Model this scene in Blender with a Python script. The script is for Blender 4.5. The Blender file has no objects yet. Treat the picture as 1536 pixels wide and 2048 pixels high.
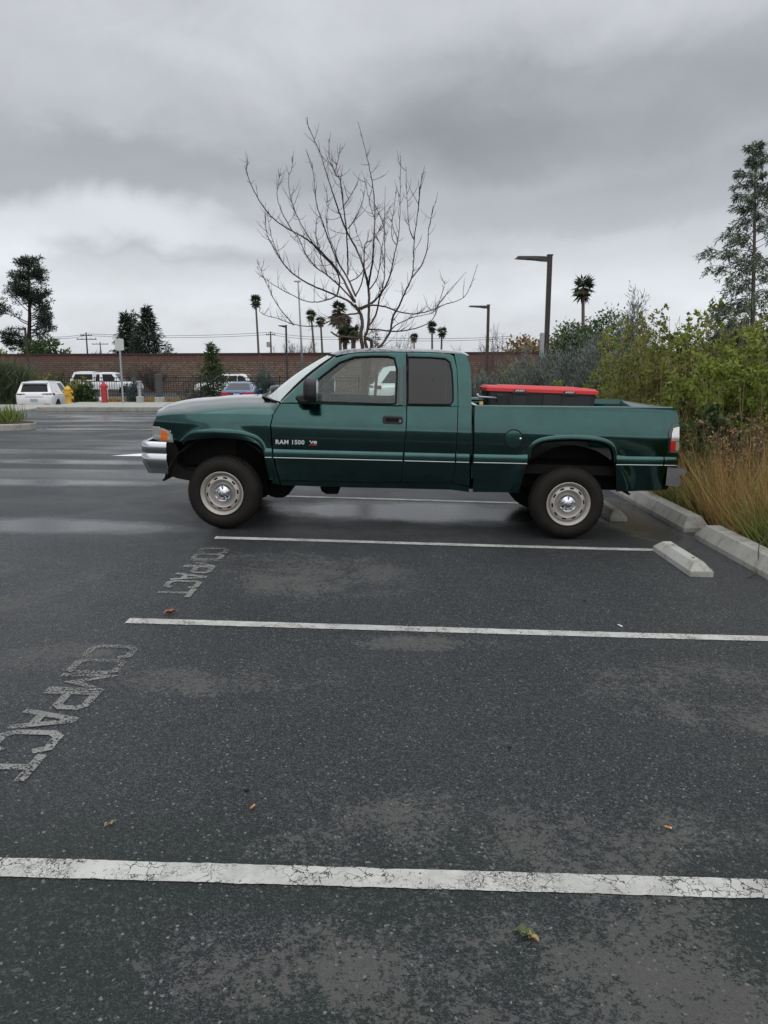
import bpy, bmesh, math, random
import numpy as np
from mathutils import Vector, Matrix, Euler, noise as mnoise
random.seed(7); RNG = np.random.default_rng(11)
scene = bpy.context.scene
COL = scene.collection
PI = math.pi

# ------------------------------------------------------------------ camera
F_PX, CAM_H = 1540.0, 1.72
TH = math.atan(296 / F_PX); ST, CT = math.sin(TH), math.cos(TH)
cd = bpy.data.cameras.new("camera"); cam = bpy.data.objects.new("camera", cd); COL.objects.link(cam)
cam.location = (0, 0, CAM_H); cam.rotation_euler = (PI / 2 - TH, 0, 0)
cd.sensor_fit = 'VERTICAL'; cd.sensor_height = 24.0; cd.lens = 24.0 * F_PX / 2048
cd.clip_start = 0.05; cd.clip_end = 3000
scene.camera = cam
scene.view_settings.view_transform = 'Standard'; scene.view_settings.look = 'None'
scene.view_settings.exposure = 0.0; scene.view_settings.gamma = 1.0
scene.render.engine = 'CYCLES'
scene.cycles.max_bounces = 8; scene.cycles.transparent_max_bounces = 16
scene.cycles.sample_clamp_indirect = 4.0

# ------------------------------------------------------------------ node helpers
class NT:
    def __init__(s, tree): s.t = tree
    def n(s, typ, **kw):
        nd = s.t.nodes.new(typ)
        for k, v in kw.items():
            if k == 'ins':
                for kk, vv in v.items(): s.put(nd.inputs[kk], vv)
            else: setattr(nd, k, v)
        return nd
    def put(s, sock, v):
        if isinstance(v, bpy.types.NodeSocket): s.t.links.new(v, sock)
        else: sock.default_value = v
    def math(s, op, a, b=0.0, c=0.0, clamp=False):
        nd = s.t.nodes.new('ShaderNodeMath'); nd.operation = op; nd.use_clamp = clamp
        s.put(nd.inputs[0], a); s.put(nd.inputs[1], b)
        if len(nd.inputs) > 2: s.put(nd.inputs[2], c)
        return nd.outputs[0]
    def mix(s, f, a, b, mode='MIX'):
        nd = s.t.nodes.new('ShaderNodeMix'); nd.data_type = 'RGBA'; nd.blend_type = mode
        s.put(nd.inputs[0], f); s.put(nd.inputs[6], a); s.put(nd.inputs[7], b)
        return nd.outputs[2]
    def ramp(s, f, stops, interp='LINEAR'):
        nd = s.t.nodes.new('ShaderNodeValToRGB'); cr = nd.color_ramp; cr.interpolation = interp
        while len(cr.elements) < len(stops): cr.elements.new(0.5)
        for e, (p, c) in zip(cr.elements, stops):
            e.position = p; e.color = (c, c, c, 1) if isinstance(c, (int, float)) else (*c, 1)
        s.put(nd.inputs[0], f); return nd.outputs[0]
    def noise(s, vec, scale, detail=4, rough=0.55, dist=0.0):
        nd = s.n('ShaderNodeTexNoise'); s.put(nd.inputs['Vector'], vec)
        nd.inputs['Scale'].default_value = scale; nd.inputs['Detail'].default_value = detail
        nd.inputs['Roughness'].default_value = rough; nd.inputs['Distortion'].default_value = dist
        return nd.outputs['Fac']
    def vor(s, vec, scale, feature='F1', out='Distance'):
        nd = s.n('ShaderNodeTexVoronoi', feature=feature); s.put(nd.inputs['Vector'], vec)
        nd.inputs['Scale'].default_value = scale; return nd.outputs[out]
    def sstep(s, x, a, b):
        nd = s.n('ShaderNodeMapRange', interpolation_type='SMOOTHSTEP'); s.put(nd.inputs[0], x)
        nd.inputs[1].default_value = a; nd.inputs[2].default_value = b; return nd.outputs[0]
    def mapping(s, vec, scale=(1, 1, 1), loc=(0, 0, 0), rot=(0, 0, 0)):
        nd = s.n('ShaderNodeMapping'); s.put(nd.inputs[0], vec)
        nd.inputs['Scale'].default_value = scale; nd.inputs['Location'].default_value = loc; nd.inputs['Rotation'].default_value = rot
        return nd.outputs[0]
    def bump(s, h, strength, dist):
        nd = s.n('ShaderNodeBump'); s.put(nd.inputs['Height'], h)
        s.put(nd.inputs['Strength'], strength); nd.inputs['Distance'].default_value = dist
        return nd.outputs[0]

# ------------------------------------------------------------------ sky
world = bpy.data.worlds.new("World"); scene.world = world; world.use_nodes = True
w = NT(world.node_tree); world.node_tree.nodes.clear()
SUN_EL, SUN_ROT = math.radians(50), math.radians(200)
sky = w.n('ShaderNodeTexSky', sky_type='NISHITA', sun_disc=False, sun_elevation=SUN_EL, sun_rotation=SUN_ROT)
dirv = w.n('ShaderNodeTexCoord').outputs['Generated']
sx = w.n('ShaderNodeSeparateXYZ', ins={0: dirv})
X_, Y_, Z_ = sx.outputs
zc = w.math('MAXIMUM', Z_, 0.0)
den = w.math('ADD', zc, 0.10)
cxy = w.n('ShaderNodeCombineXYZ', ins={0: w.math('DIVIDE', X_, den), 1: w.math('DIVIDE', Y_, den), 2: 0.0}).outputs[0]
cbig = w.mapping(cxy, (0.55, 0.8, 1), (3.1, 1.7, 0))
n_big = w.noise(w.mapping(dirv, (1.5, 1.5, 2.6), (3.1, 1.7, .4)), 1.6, 4, 0.55, 0.5)
n_mid = w.noise(w.mapping(dirv, (2.2, 2.2, 4.2), (7.3, 2.2, 1.1), (0, .35, 0)), 1.7, 7, 0.56, 0.7)
n_fine = w.noise(w.mapping(dirv, (2.6, 2.6, 4.5), (1, 4, 2), (0, .3, 0)), 3.4, 8, 0.60, 0.8)
e2 = w.math('ADD', zc, w.math('MULTIPLY', w.math('SUBTRACT', n_big, 0.5), 0.10))
e2 = w.math('ADD', e2, w.math('MULTIPLY', w.math('SUBTRACT', n_fine, 0.5), 0.06))
# overcast: luminous strip at the horizon, dark cloud bellies above it, brighter overhead
val = w.ramp(e2, [(0.0, .70), (.04, .77), (.08, .83), (.10, .77), (.125, .68), (.15, .60), (.18, .575), (.22, .53), (.26, .52), (.32, .55), (.38, .60), (.42, .63), (.60, .88), (.80, 1.3), (1.0, 1.6)])
vv = w.n('ShaderNodeRGBToBW', ins={0: val}).outputs[0]
n_soft = w.noise(w.mapping(dirv, (2, 2, 3), (1.3, 5.2, 0)), 2.4, 5, 0.55, 0.6)
def blob(ax, az, rx, rz):   # a soft lobe round a sky direction
    a = w.math('DIVIDE', w.math('SUBTRACT', X_, ax), rx); b = w.math('DIVIDE', w.math('SUBTRACT', w.math('ADD', Z_, w.math('MULTIPLY', w.math('SUBTRACT', n_soft, .5), .13)), az), rz)
    d = w.math('ADD', w.math('MULTIPLY', a, a), w.math('MULTIPLY', b, b))
    return w.math('MULTIPLY', w.sstep(d, 1.0, 0.0), w.sstep(Y_, 0.0, 0.3))
for (ax, az, rx, rz, k) in [(.26, .285, .40, .095, -.12), (-.02, .255, .29, .060, -.08), (-.40, .222, .35, .050, -.085), (.30, .190, .38, .036, -.08), (-.16, .305, .34, .07, .06), (-.40, .160, .36, .046, .20), (-.12, .128, .34, .024, -.06), (.05, .36, .5, .05, .05)]:
    vv = w.math('ADD', vv, w.math('MULTIPLY', blob(ax, az, rx, rz), k))
vv = w.math('MULTIPLY', vv, w.math('ADD', 0.73, w.math('ADD', w.math('MULTIPLY', n_mid, 0.38), w.math('MULTIPLY', n_fine, 0.16))))
tint = w.mix(w.sstep(vv, .25, .75), (.932, .982, 1.075, 1), (.95, .99, 1.045, 1))
cloud = w.n('ShaderNodeVectorMath', operation='SCALE', ins={0: tint, 'Scale': vv}).outputs[0]
skyc = w.n('ShaderNodeVectorMath', operation='SCALE', ins={0: sky.outputs[0], 'Scale': 0.06}).outputs[0]
final = w.mix(0.97, skyc, cloud)
bg = w.n('ShaderNodeBackground', ins={0: final, 1: 1.0})
w.t.links.new(bg.outputs[0], w.n('ShaderNodeOutputWorld').inputs[0])

sd = bpy.data.lights.new("sun", 'SUN'); sun = bpy.data.objects.new("sun", sd); COL.objects.link(sun)
sd.energy = 1.3; sd.angle = math.radians(110); sd.color = (1, .97, .93)
sun.rotation_euler = (math.radians(40), 0, math.radians(20))

# ------------------------------------------------------------------ geometry of the place
def gz(x, y):
    """the lot falls gently to the right beside the stalls and drops to a lower lot beyond the pavement"""
    xc = 5 * math.tanh(x / 5)
    k = 1.0 if y < 9 else max(0.0, 1 - (y - 9) / 13.0); k = k * k * (3 - 2 * k)
    z = -.030 * xc * k
    if y > 33:
        t = min(1, (y - 33) / 3.5); z = z - .85 * t * t * (3 - 2 * t)
    return z
def ray(px, py):
    cx = (px - 768) / F_PX; cy = (1024 - py) / F_PX
    return Vector((cx, CT + cy * ST, -ST + cy * CT))
def at(px, py, Y):
    d = ray(px, py); t = Y / d.y
    return Vector((d.x * t, Y, CAM_H + d.z * t))
def gx(px, Y):      # x of picture column px near the horizon at distance Y
    return (px - 768) / F_PX * Y * 1.018
def zt(py, Y): return at(768, py, Y).z

# ------------------------------------------------------------------ object helpers
def link(o): COL.objects.link(o); return o
def tag(o, label=None, cat=None, group=None, kind=None):
    if label: o['label'] = label
    if cat: o['category'] = cat
    if group: o['group'] = group
    if kind: o['kind'] = kind
    return o
def thing(name, label, cat, loc=(0, 0, 0), rz=0.0, group=None):
    o = bpy.data.objects.new(name, None); o.empty_display_size = .2
    o.location = loc; o.rotation_euler = (0, 0, rz); link(o)
    return tag(o, label, cat, group)
def meshobj(name, verts, faces, mat, parent=None, smooth=False):
    me = bpy.data.meshes.new(name); me.from_pydata([tuple(v) for v in verts], [], faces); me.update()
    if smooth: me.polygons.foreach_set('use_smooth', [True] * len(me.polygons))
    if mat: me.materials.append(mat)
    o = link(bpy.data.objects.new(name, me))
    if parent: o.parent = parent
    return o
def copy_tree(o, parent=None):
    c = o.copy(); COL.objects.link(c)
    if parent: c.parent = parent
    for ch in [q for q in o.children]: copy_tree(ch, c)
    return c
class MB:
    def __init__(s): s.v = []; s.f = []
    def add(s, vs, fs):
        b = len(s.v); s.v += [Vector(q) for q in vs]; s.f += [tuple(i + b for i in f) for f in fs]; return s
    def box(s, x0, x1, y0, y1, z0, z1):
        return s.add([(x0, y0, z0), (x1, y0, z0), (x1, y1, z0), (x0, y1, z0), (x0, y0, z1), (x1, y0, z1), (x1, y1, z1), (x0, y1, z1)],
                     [(0, 3, 2, 1), (4, 5, 6, 7), (0, 1, 5, 4), (1, 2, 6, 5), (2, 3, 7, 6), (3, 0, 4, 7)])
    def tube(s, pts, rad, n=8, cap=True):
        pts = [Vector(p) for p in pts]; m = len(pts)
        if isinstance(rad, (int, float)): rad = [rad] * m
        vs = []; fs = []; prev = None
        for i, p in enumerate(pts):
            t = (pts[min(i + 1, m - 1)] - pts[max(i - 1, 0)])
            t = t.normalized() if t.length > 1e-9 else Vector((0, 0, 1))
            if prev is None:
                a = Vector((1, 0, 0)) if abs(t.x) < .8 else Vector((0, 1, 0)); u = (a - t * a.dot(t)).normalized()
            else:
                u = prev - t * prev.dot(t); u = u.normalized() if u.length > 1e-6 else t.orthogonal().normalized()
            prev = u; q = t.cross(u)
            for k in range(n):
                an = 2 * PI * k / n; vs.append(p + (u * math.cos(an) + q * math.sin(an)) * rad[i])
        for i in range(m - 1):
            for k in range(n):
                k2 = (k + 1) % n; fs.append((i * n + k, i * n + k2, (i + 1) * n + k2, (i + 1) * n + k))
        if cap: fs.append(tuple(range(n - 1, -1, -1))); fs.append(tuple((m - 1) * n + k for k in range(n)))
        return s.add(vs, fs)
    def lathe(s, prof, n=32, axis='Z', c=(0, 0, 0), skip=None):
        """prof: (radius, height) list; axis Z (height up) or Y (height along +y)"""
        vs = []; fs = []; m = len(prof)
        for (r, h) in prof:
            for k in range(n):
                a = 2 * PI * k / n
                vs.append((c[0] + r * math.cos(a), c[1] + r * math.sin(a), c[2] + h) if axis == 'Z' else (c[0] + r * math.cos(a), c[1] + h, c[2] + r * math.sin(a)))
        for i in range(m - 1):
            for k in range(n):
                if skip and skip(i, k): continue
                k2 = (k + 1) % n; fs.append((i * n + k, i * n + k2, (i + 1) * n + k2, (i + 1) * n + k))
        return s.add(vs, fs)
    def prism(s, outline, y0, y1, plane='XZ'):
        n = len(outline); P = (lambda a, b, h: (a, h, b)) if plane == 'XZ' else ((lambda a, b, h: (a, b, h)) if plane == 'XY' else (lambda a, b, h: (h, a, b)))
        vs = [P(a, b, y0) for a, b in outline] + [P(a, b, y1) for a, b in outline]
        fs = [tuple(range(n)), tuple(range(2 * n - 1, n - 1, -1))] + [(i, i + n, (i + 1) % n + n, (i + 1) % n) for i in range(n)]
        return s.add(vs, fs)
    def grid(s, rows):
        m = len(rows); n = len(rows[0])
        return s.add([p for r in rows for p in r], [(i * n + k, i * n + k + 1, (i + 1) * n + k + 1, (i + 1) * n + k) for i in range(m - 1) for k in range(n - 1)])
    def move(s, M): s.v = [M @ v for v in s.v]; return s
    def flip_y(s):
        o = MB(); o.v = [Vector((v.x, -v.y, v.z)) for v in s.v]; o.f = [tuple(reversed(f)) for f in s.f]; return o
    def build(s, name, mat, parent=None, smooth=False, bevel=0, seg=2, angle=None, fixn=True):
        o = meshobj(name, s.v, s.f, mat, parent, False)
        if fixn:
            bm = bmesh.new(); bm.from_mesh(o.data); bmesh.ops.recalc_face_normals(bm, faces=bm.faces); bm.to_mesh(o.data); bm.free()
        if smooth: o.data.polygons.foreach_set('use_smooth', [True] * len(o.data.polygons))
        if angle: o.data.set_sharp_from_angle(angle=math.radians(angle))
        if bevel:
            md = o.modifiers.new('bevel', 'BEVEL'); md.width = bevel; md.segments = seg; md.limit_method = 'ANGLE'; md.angle_limit = math.radians(40)
        return o
def interp(pts, n):
    """resample a polyline to n+1 points by arclength"""
    pts = [Vector(p) for p in pts]; L = [0]
    for a, b in zip(pts, pts[1:]): L.append(L[-1] + (b - a).length)
    out = []; j = 0
    for i in range(n + 1):
        t = L[-1] * i / n
        while j < len(pts) - 2 and L[j + 1] < t: j += 1
        d = L[j + 1] - L[j]; out.append(pts[j].lerp(pts[j + 1], (t - L[j]) / d if d > 0 else 0))
    return out
def crom(pts, sub=4):
    """Catmull-Rom through the points"""
    pts = [Vector(p) for p in pts]; out = []
    for i in range(len(pts) - 1):
        p0 = pts[max(i - 1, 0)]; p1 = pts[i]; p2 = pts[i + 1]; p3 = pts[min(i + 2, len(pts) - 1)]
        for k in range(sub):
            t = k / sub
            out.append(.5 * ((2 * p1) + (p2 - p0) * t + (2 * p0 - 5 * p1 + 4 * p2 - p3) * t * t + (3 * p1 - p0 - 3 * p2 + p3) * t ** 3))
    out.append(pts[-1]); return out
def text_mesh(txt, size, extrude=0.0, bold=0.0, spacing=1.0):
    c = bpy.data.curves.new('t', 'FONT'); c.body = txt; c.size = size; c.extrude = extrude; c.offset = bold; c.space_character = spacing
    c.resolution_u = 3
    o = bpy.data.objects.new('t', c); COL.objects.link(o)
    dg = bpy.context.evaluated_depsgraph_get(); me = bpy.data.meshes.new_from_object(o.evaluated_get(dg))
    bpy.data.objects.remove(o); bpy.data.curves.remove(c)
    return me
def text_obj(name, txt, size, mat, parent, M, extrude=.001, bold=0.0, spacing=1.0, fit=None):
    me = text_mesh(txt, size, extrude, bold, spacing); me.name = name
    if fit:   # (width, height) box from the lower left corner
        xs = [v.co.x for v in me.vertices]; ys = [v.co.y for v in me.vertices]
        x0, x1, y0, y1 = min(xs), max(xs), min(ys), max(ys)
        for v in me.vertices: v.co.x = (v.co.x - x0) / (x1 - x0) * fit[0]; v.co.y = (v.co.y - y0) / (y1 - y0) * fit[1]
    me.transform(M); me.materials.clear(); me.materials.append(mat)
    o = link(bpy.data.objects.new(name, me))
    if parent: o.parent = parent
    return o

# ------------------------------------------------------------------ materials
def mat(name):
    m = bpy.data.materials.new(name); m.use_nodes = True; t = NT(m.node_tree); b = m.node_tree.nodes['Principled BSDF']; return m, t, b
def simple(name, col, rough=.5, metal=0.0, coat=0.0, spec=.5, var=0.12, vscale=8.0, bump=0.0, bscale=60.0):
    m, t, b = mat(name); tc = t.n('ShaderNodeTexCoord').outputs['Object']
    nz = t.noise(tc, vscale, 5, .6)
    c = t.mix(t.math('MULTIPLY', nz, 1.0), tuple(max(0, q * (1 - var)) for q in col) + (1,), tuple(min(1, q * (1 + var)) for q in col) + (1,))
    t.put(b.inputs['Base Color'], c); t.put(b.inputs['Roughness'], t.math('ADD', rough - .06, t.math('MULTIPLY', nz, .12)))
    b.inputs['Metallic'].default_value = metal; b.inputs['Coat Weight'].default_value = coat; b.inputs['Coat Roughness'].default_value = .06
    b.inputs['Specular IOR Level'].default_value = spec
    if bump: t.put(b.inputs['Normal'], t.bump(t.noise(tc, bscale, 6, .65), bump, .01))
    return m
def leafmat(name, cols, rough=.55, trans=.25):
    """foliage: colour picked per leaf, plus light and dark clumps"""
    m, t, b = mat(name)
    rnd = t.n('ShaderNodeNewGeometry').outputs['Random Per Island']
    pos = t.n('ShaderNodeTexCoord').outputs['Object']
    f = t.math('ADD', t.math('MULTIPLY', rnd, .65), t.math('MULTIPLY', t.noise(pos, 2.2, 3), .35))
    k = len(cols); c = t.ramp(f, [(.12 + .76 * i / (k - 1), q) for i, q in enumerate(cols)])
    t.put(b.inputs['Base Color'], c); b.inputs['Roughness'].default_value = rough; b.inputs['Specular IOR Level'].default_value = .35
    tr = t.n('ShaderNodeBsdfTranslucent', ins={0: c}); mx = t.n('ShaderNodeMixShader', ins={0: trans})
    t.t.links.new(b.outputs[0], mx.inputs[1]); t.t.links.new(tr.outputs[0], mx.inputs[2])
    t.t.links.new(mx.outputs[0], t.t.nodes['Material Output'].inputs[0])
    return m
def glass(name, tint, refl=1.0, haze=0.0, hazecol=(.5, .55, .53), ior=1.5):
    """thin pane: tinted see-through, sky mirrored by Fresnel, a diffuse film of drops, dirt and, on the windscreen, painted sky reflection"""
    m, t, b = mat(name); t.t.nodes.remove(b)
    tr = t.n('ShaderNodeBsdfTransparent', ins={0: (*tint, 1)})
    gl = t.n('ShaderNodeBsdfGlossy', ins={0: (refl, refl, refl, 1), 1: .02})
    fr = t.n('ShaderNodeFresnel', ins={0: ior})
    tc = t.n('ShaderNodeTexCoord').outputs['Object']
    mx = t.n('ShaderNodeMixShader', ins={0: fr.outputs[0]}); t.t.links.new(tr.outputs[0], mx.inputs[1]); t.t.links.new(gl.outputs[0], mx.inputs[2])
    out = mx.outputs[0]
    if haze:
        drops = t.sstep(t.vor(t.mapping(tc, (1, 1, .55)), 70), .32, .05)
        hz = t.math('ADD', haze, t.math('MULTIPLY', t.math('MULTIPLY', drops, t.noise(tc, 9, 3)), haze * 1.6), clamp=True)
        df = t.n('ShaderNodeBsdfDiffuse', ins={0: (*hazecol, 1)}); m2 = t.n('ShaderNodeMixShader', ins={0: hz})
        t.t.links.new(out, m2.inputs[1]); t.t.links.new(df.outputs[0], m2.inputs[2]); out = m2.outputs[0]
    t.t.links.new(out, t.t.nodes['Material Output'].inputs[0]); return m

def asphalt_material():
    m, t, b = mat('wet_asphalt'); P = t.n('ShaderNodeTexCoord').outputs['Object']
    sp = t.n('ShaderNodeSeparateXYZ', ins={0: P}); px, py = sp.outputs[0], sp.outputs[1]
    n1 = t.noise(P, 0.45, 5, .6); n2 = t.noise(P, 2.3, 9, .68, .3); n3 = t.noise(P, 34, 5, .72)
    stone = t.n('ShaderNodeTexVoronoi'); t.put(stone.inputs['Vector'], P); stone.inputs['Scale'].default_value = 190
    stone2 = t.n('ShaderNodeTexVoronoi'); t.put(stone2.inputs['Vector'], P); stone2.inputs['Scale'].default_value = 120
    s1 = t.n('ShaderNodeSeparateColor', ins={0: stone.outputs['Color']}).outputs[0]
    s2 = t.n('ShaderNodeSeparateColor', ins={0: stone2.outputs['Color']}).outputs[1]
    base = t.mix(t.sstep(n1, .3, .7), (.0155, .0185, .0215, 1), (.026, .029, .033, 1))
    base = t.mix(t.math('MULTIPLY', t.sstep(n2, .45, .7), .35), base, (.034, .047, .042, 1))
    base = t.mix(t.math('MULTIPLY', t.sstep(s1, .60, 1.0), .60), base, (.115, .118, .117, 1))
    base = t.mix(t.math('MULTIPLY', t.sstep(s1, .45, 0.0), .85), base, (.008, .009, .010, 1))
    green = t.math('MULTIPLY', t.sstep(py, 3.1, 2.1), t.sstep(t.noise(P, 1.1, 5, .6), .36, .56)); base = t.mix(t.math('MULTIPLY', green, .72), base, (.011, .019, .014, 1))  # moss-green tint that also paints in the photographer's shade on the near ground
    base = t.mix(t.math('MULTIPLY', t.sstep(s2, .982, .994), .45), base, (.32, .35, .33, 1))
    gr = t.noise(P, 95, 3, .85); gr2 = t.noise(P, 38, 4, .8)
    base = t.mix(t.sstep(gr, .50, .30), base, (.010, .011, .012, 1)); base = t.mix(t.math('MULTIPLY', t.sstep(gr2, .53, .70), .6), base, (.09, .092, .093, 1))
    # drying patches: pale, matt, broken up by the stones
    thr = -.075
    for (cx, cy, rx, ry, k) in [(.95, 1.9, 1.2, .5, .15), (.5, 2.62, 1.1, .33, .125), (-.95, 3.95, .55, .22, .17), (-.55, 6.2, 1.0, .75, .16), (-1.9, 4.2, .45, .3, .12), (.25, 4.6, .9, .14, .14), (1.7, 4.0, .8, .5, .10), (-3.0, 5.6, 1.4, .9, .10), (-.35, 1.95, .4, .2, .10), (2.4, 3.4, .7, .6, .10), (-2.8, 10.3, 1.6, .8, .08)]:
        dx = t.math('DIVIDE', t.math('SUBTRACT', px, cx), rx); dy = t.math('DIVIDE', t.math('SUBTRACT', py, cy), ry)
        d = t.math('ADD', t.math('MULTIPLY', dx, dx), t.math('MULTIPLY', dy, dy)); thr = t.math('ADD', thr, t.math('MULTIPLY', t.sstep(d, 1.5, 0.1), k + .045))
    dpat = t.math('ADD', t.math('ADD', t.noise(P, 1.7, 10, .74, .4), thr), t.math('MULTIPLY', 1.0, t.math('ADD', t.math('MULTIPLY', t.math('SUBTRACT', n3, .5), .75), t.math('MULTIPLY', t.math('SUBTRACT', t.noise(P, 80, 3, .8), .5), .65))))
    dry = t.sstep(dpat, .585, .64)
    base = t.mix(t.math('MULTIPLY', dry, .62), base, t.mix(n2, (.088, .084, .079, 1), (.122, .118, .111, 1)))
    # standing water
    band = t.noise(t.mapping(P, (.13, .75, 1), (2.3, .35, 0)), 1.0, 4, .55, .25)
    far = t.math('MULTIPLY', t.sstep(py, 9.3, 12.5), t.sstep(px, 2.0, -1.5))
    wet = t.math('MULTIPLY', t.sstep(band, .44, .60), far)
    wob = t.math('MULTIPLY', t.math('SUBTRACT', t.noise(P, 1.3, 5, .6), .5), 1.5)
    for (cx, cy, rx, ry) in [(-4.1, 7.75, 2.4, .42), (.5, 9.05, 2.3, .75), (-5.2, 10.6, 2.6, .38), (2.9, 9.0, .5, 1.6), (-7.5, 9.2, 2.2, .5), (-5.3, 13.0, 2.2, .4)]:
        dx = t.math('DIVIDE', t.math('SUBTRACT', px, cx), rx); dy = t.math('DIVIDE', t.math('SUBTRACT', py, cy), ry)
        d = t.math('ADD', t.math('ADD', t.math('MULTIPLY', dx, dx), t.math('MULTIPLY', dy, dy)), wob)
        wet = t.math('MAXIMUM', wet, t.sstep(d, 1.15, .25))
    damp = t.sstep(t.noise(P, .8, 6, .6, .3), .35, .65)
    base = t.mix(t.math('MULTIPLY', wet, .55), base, (.014, .015, .017, 1))
    rough = t.math('ADD', .52, t.math('MULTIPLY', damp, -.16))
    rough = t.math('ADD', rough, t.math('MULTIPLY', dry, .3))
    rough = t.math('ADD', t.math('MULTIPLY', rough, t.math('SUBTRACT', 1.0, wet)), t.math('MULTIPLY', wet, .17))
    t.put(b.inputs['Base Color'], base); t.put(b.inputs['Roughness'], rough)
    t.put(b.inputs['Specular IOR Level'], t.math('ADD', .24, t.math('MULTIPLY', wet, .45)))
    h = t.math('ADD', t.math('MULTIPLY', stone.outputs['Distance'], -1.0), t.math('MULTIPLY', n3, .8))
    t.put(b.inputs['Normal'], t.bump(h, t.math('ADD', .08, t.math('MULTIPLY', t.math('SUBTRACT', 1.0, wet), .62)), .006))
    return m
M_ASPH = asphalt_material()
def paint_material(name, col, wear, crack=True, holes=.0):
    m, t, b = mat(name); P = t.n('ShaderNodeTexCoord').outputs['Object']
    wob = t.n('ShaderNodeMix', data_type='VECTOR', ins={0: .075}); t.put(wob.inputs[4], P); nz = t.n('ShaderNodeTexNoise'); t.put(nz.inputs['Vector'], P); nz.inputs['Scale'].default_value = 22; nz.inputs['Detail'].default_value = 5
    t.put(wob.inputs[5], nz.outputs['Color'])
    c = t.mix(t.sstep(t.math('ADD', t.math('MULTIPLY', t.noise(P, 9, 6, .65), .5), t.math('MULTIPLY', t.noise(P, 1.1, 5, .6), .5)), .35, .65), tuple(q * .66 for q in col) + (1,), tuple(col) + (1,))
    ed = t.vor(wob.outputs[1], 24, 'DISTANCE_TO_EDGE'); ed2 = t.vor(wob.outputs[1], 60, 'DISTANCE_TO_EDGE')
    cr = t.math('MAXIMUM', t.math('MULTIPLY', t.sstep(ed, .050, .012), t.sstep(t.noise(P, 5.2, 4), .44, .58)), t.math('MULTIPLY', t.sstep(ed2, .06, .02), t.sstep(t.noise(P, 3.7, 3), .50, .60)))
    pit = t.math('ADD', t.math('MULTIPLY', t.noise(P, 75, 4, .7), .7), t.math('MULTIPLY', t.noise(P, 6, 4, .6), .3))
    gone = t.sstep(pit, 1 - wear - .03, 1 - wear + .05)
    if not crack:   # the far letters of each word are the most worn
        yy = t.n('ShaderNodeSeparateXYZ', ins={0: P}).outputs[1]
        fade = t.math('MAXIMUM', t.math('MULTIPLY', t.sstep(yy, 3.3, 4.5), t.math('LESS_THAN', yy, 4.8)), t.sstep(yy, 5.7, 7.4))
        pit = t.math('ADD', pit, t.math('MULTIPLY', fade, .055)); gone = t.sstep(pit, 1 - wear - .03, 1 - wear + .05)
    if crack: gone = t.math('MAXIMUM', gone, t.math('MULTIPLY', cr, .95))
    t.put(b.inputs['Base Color'], c); b.inputs['Roughness'].default_value = .6
    t.put(b.inputs['Normal'], t.bump(t.noise(P, 120, 4, .7), .5, .004))
    tr = t.n('ShaderNodeBsdfTransparent'); mx = t.n('ShaderNodeMixShader', ins={0: gone})
    t.t.links.new(b.outputs[0], mx.inputs[1]); t.t.links.new(tr.outputs[0], mx.inputs[2]); t.t.links.new(mx.outputs[0], t.t.nodes['Material Output'].inputs[0])
    return m
M_LINE = paint_material('line_paint', (.47, .465, .43), .40)
M_LETTER = paint_material('worn_letter_paint', (.21, .21, .20), .475, False)
M_ARROW = paint_material('arrow_paint', (.78, .79, .78), .22, False)

def concrete_material(name, col, stain):
    m, t, b = mat(name); P = t.n('ShaderNodeTexCoord').outputs['Object']
    c = t.mix(t.noise(P, 3.5, 8, .65), tuple(q * .72 for q in col) + (1,), tuple(q * 1.1 for q in col) + (1,))
    streak = t.noise(t.mapping(P, (2.5, 2.5, 1.6)), 3.0, 6, .65)
    c = t.mix(t.math('MULTIPLY', t.sstep(streak, .47, .66), stain), c, (.09, .085, .07, 1))
    pit = t.sstep(t.vor(P, 46), .13, .06); c = t.mix(t.math('MULTIPLY', pit, .6), c, (.07, .065, .06, 1))
    moss = t.sstep(t.noise(t.mapping(P, loc=(4, 2, 0)), 2.2, 6, .6), .56, .70); c = t.mix(t.math('MULTIPLY', moss, .3), c, (.13, .14, .085, 1))
    t.put(b.inputs['Base Color'], c); b.inputs['Roughness'].default_value = .85
    t.put(b.inputs['Normal'], t.bump(t.noise(P, 42, 8, .7), .5, .008)); return m
M_CONC = concrete_material('kerb_concrete', (.33, .325, .29), .4)
M_CONC2 = concrete_material('stop_concrete', (.41, .405, .37), .45)
M_CONC3 = concrete_material('pavement_concrete', (.36, .355, .32), .3)
M_SOIL = simple('mulch_soil', (.045, .032, .022), .95, var=.5, vscale=14, bump=1.0, bscale=50)
M_BLACK = simple('black_plastic', (.012, .012, .014), .42, var=.25)
M_BLACKM = simple('black_metal', (.010, .010, .012), .55, .2)
M_UNDER = simple('underbody_black', (.006, .006, .006), .8, spec=.2)
M_BRONZE = simple('bronze_pole', (.038, .030, .027), .45, .3)
M_GALV = simple('galvanised_steel', (.36, .38, .39), .45, .8)
M_BARK = simple('bark', (.075, .052, .042), .85, var=.4, vscale=20, bump=.8)
M_BARKD = simple('dark_bark', (.028, .023, .021), .9, var=.4, vscale=12, bump=.6)
M_BARKG = simple('grey_bark', (.11, .095, .082), .9, var=.4, vscale=12, bump=.6)

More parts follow.
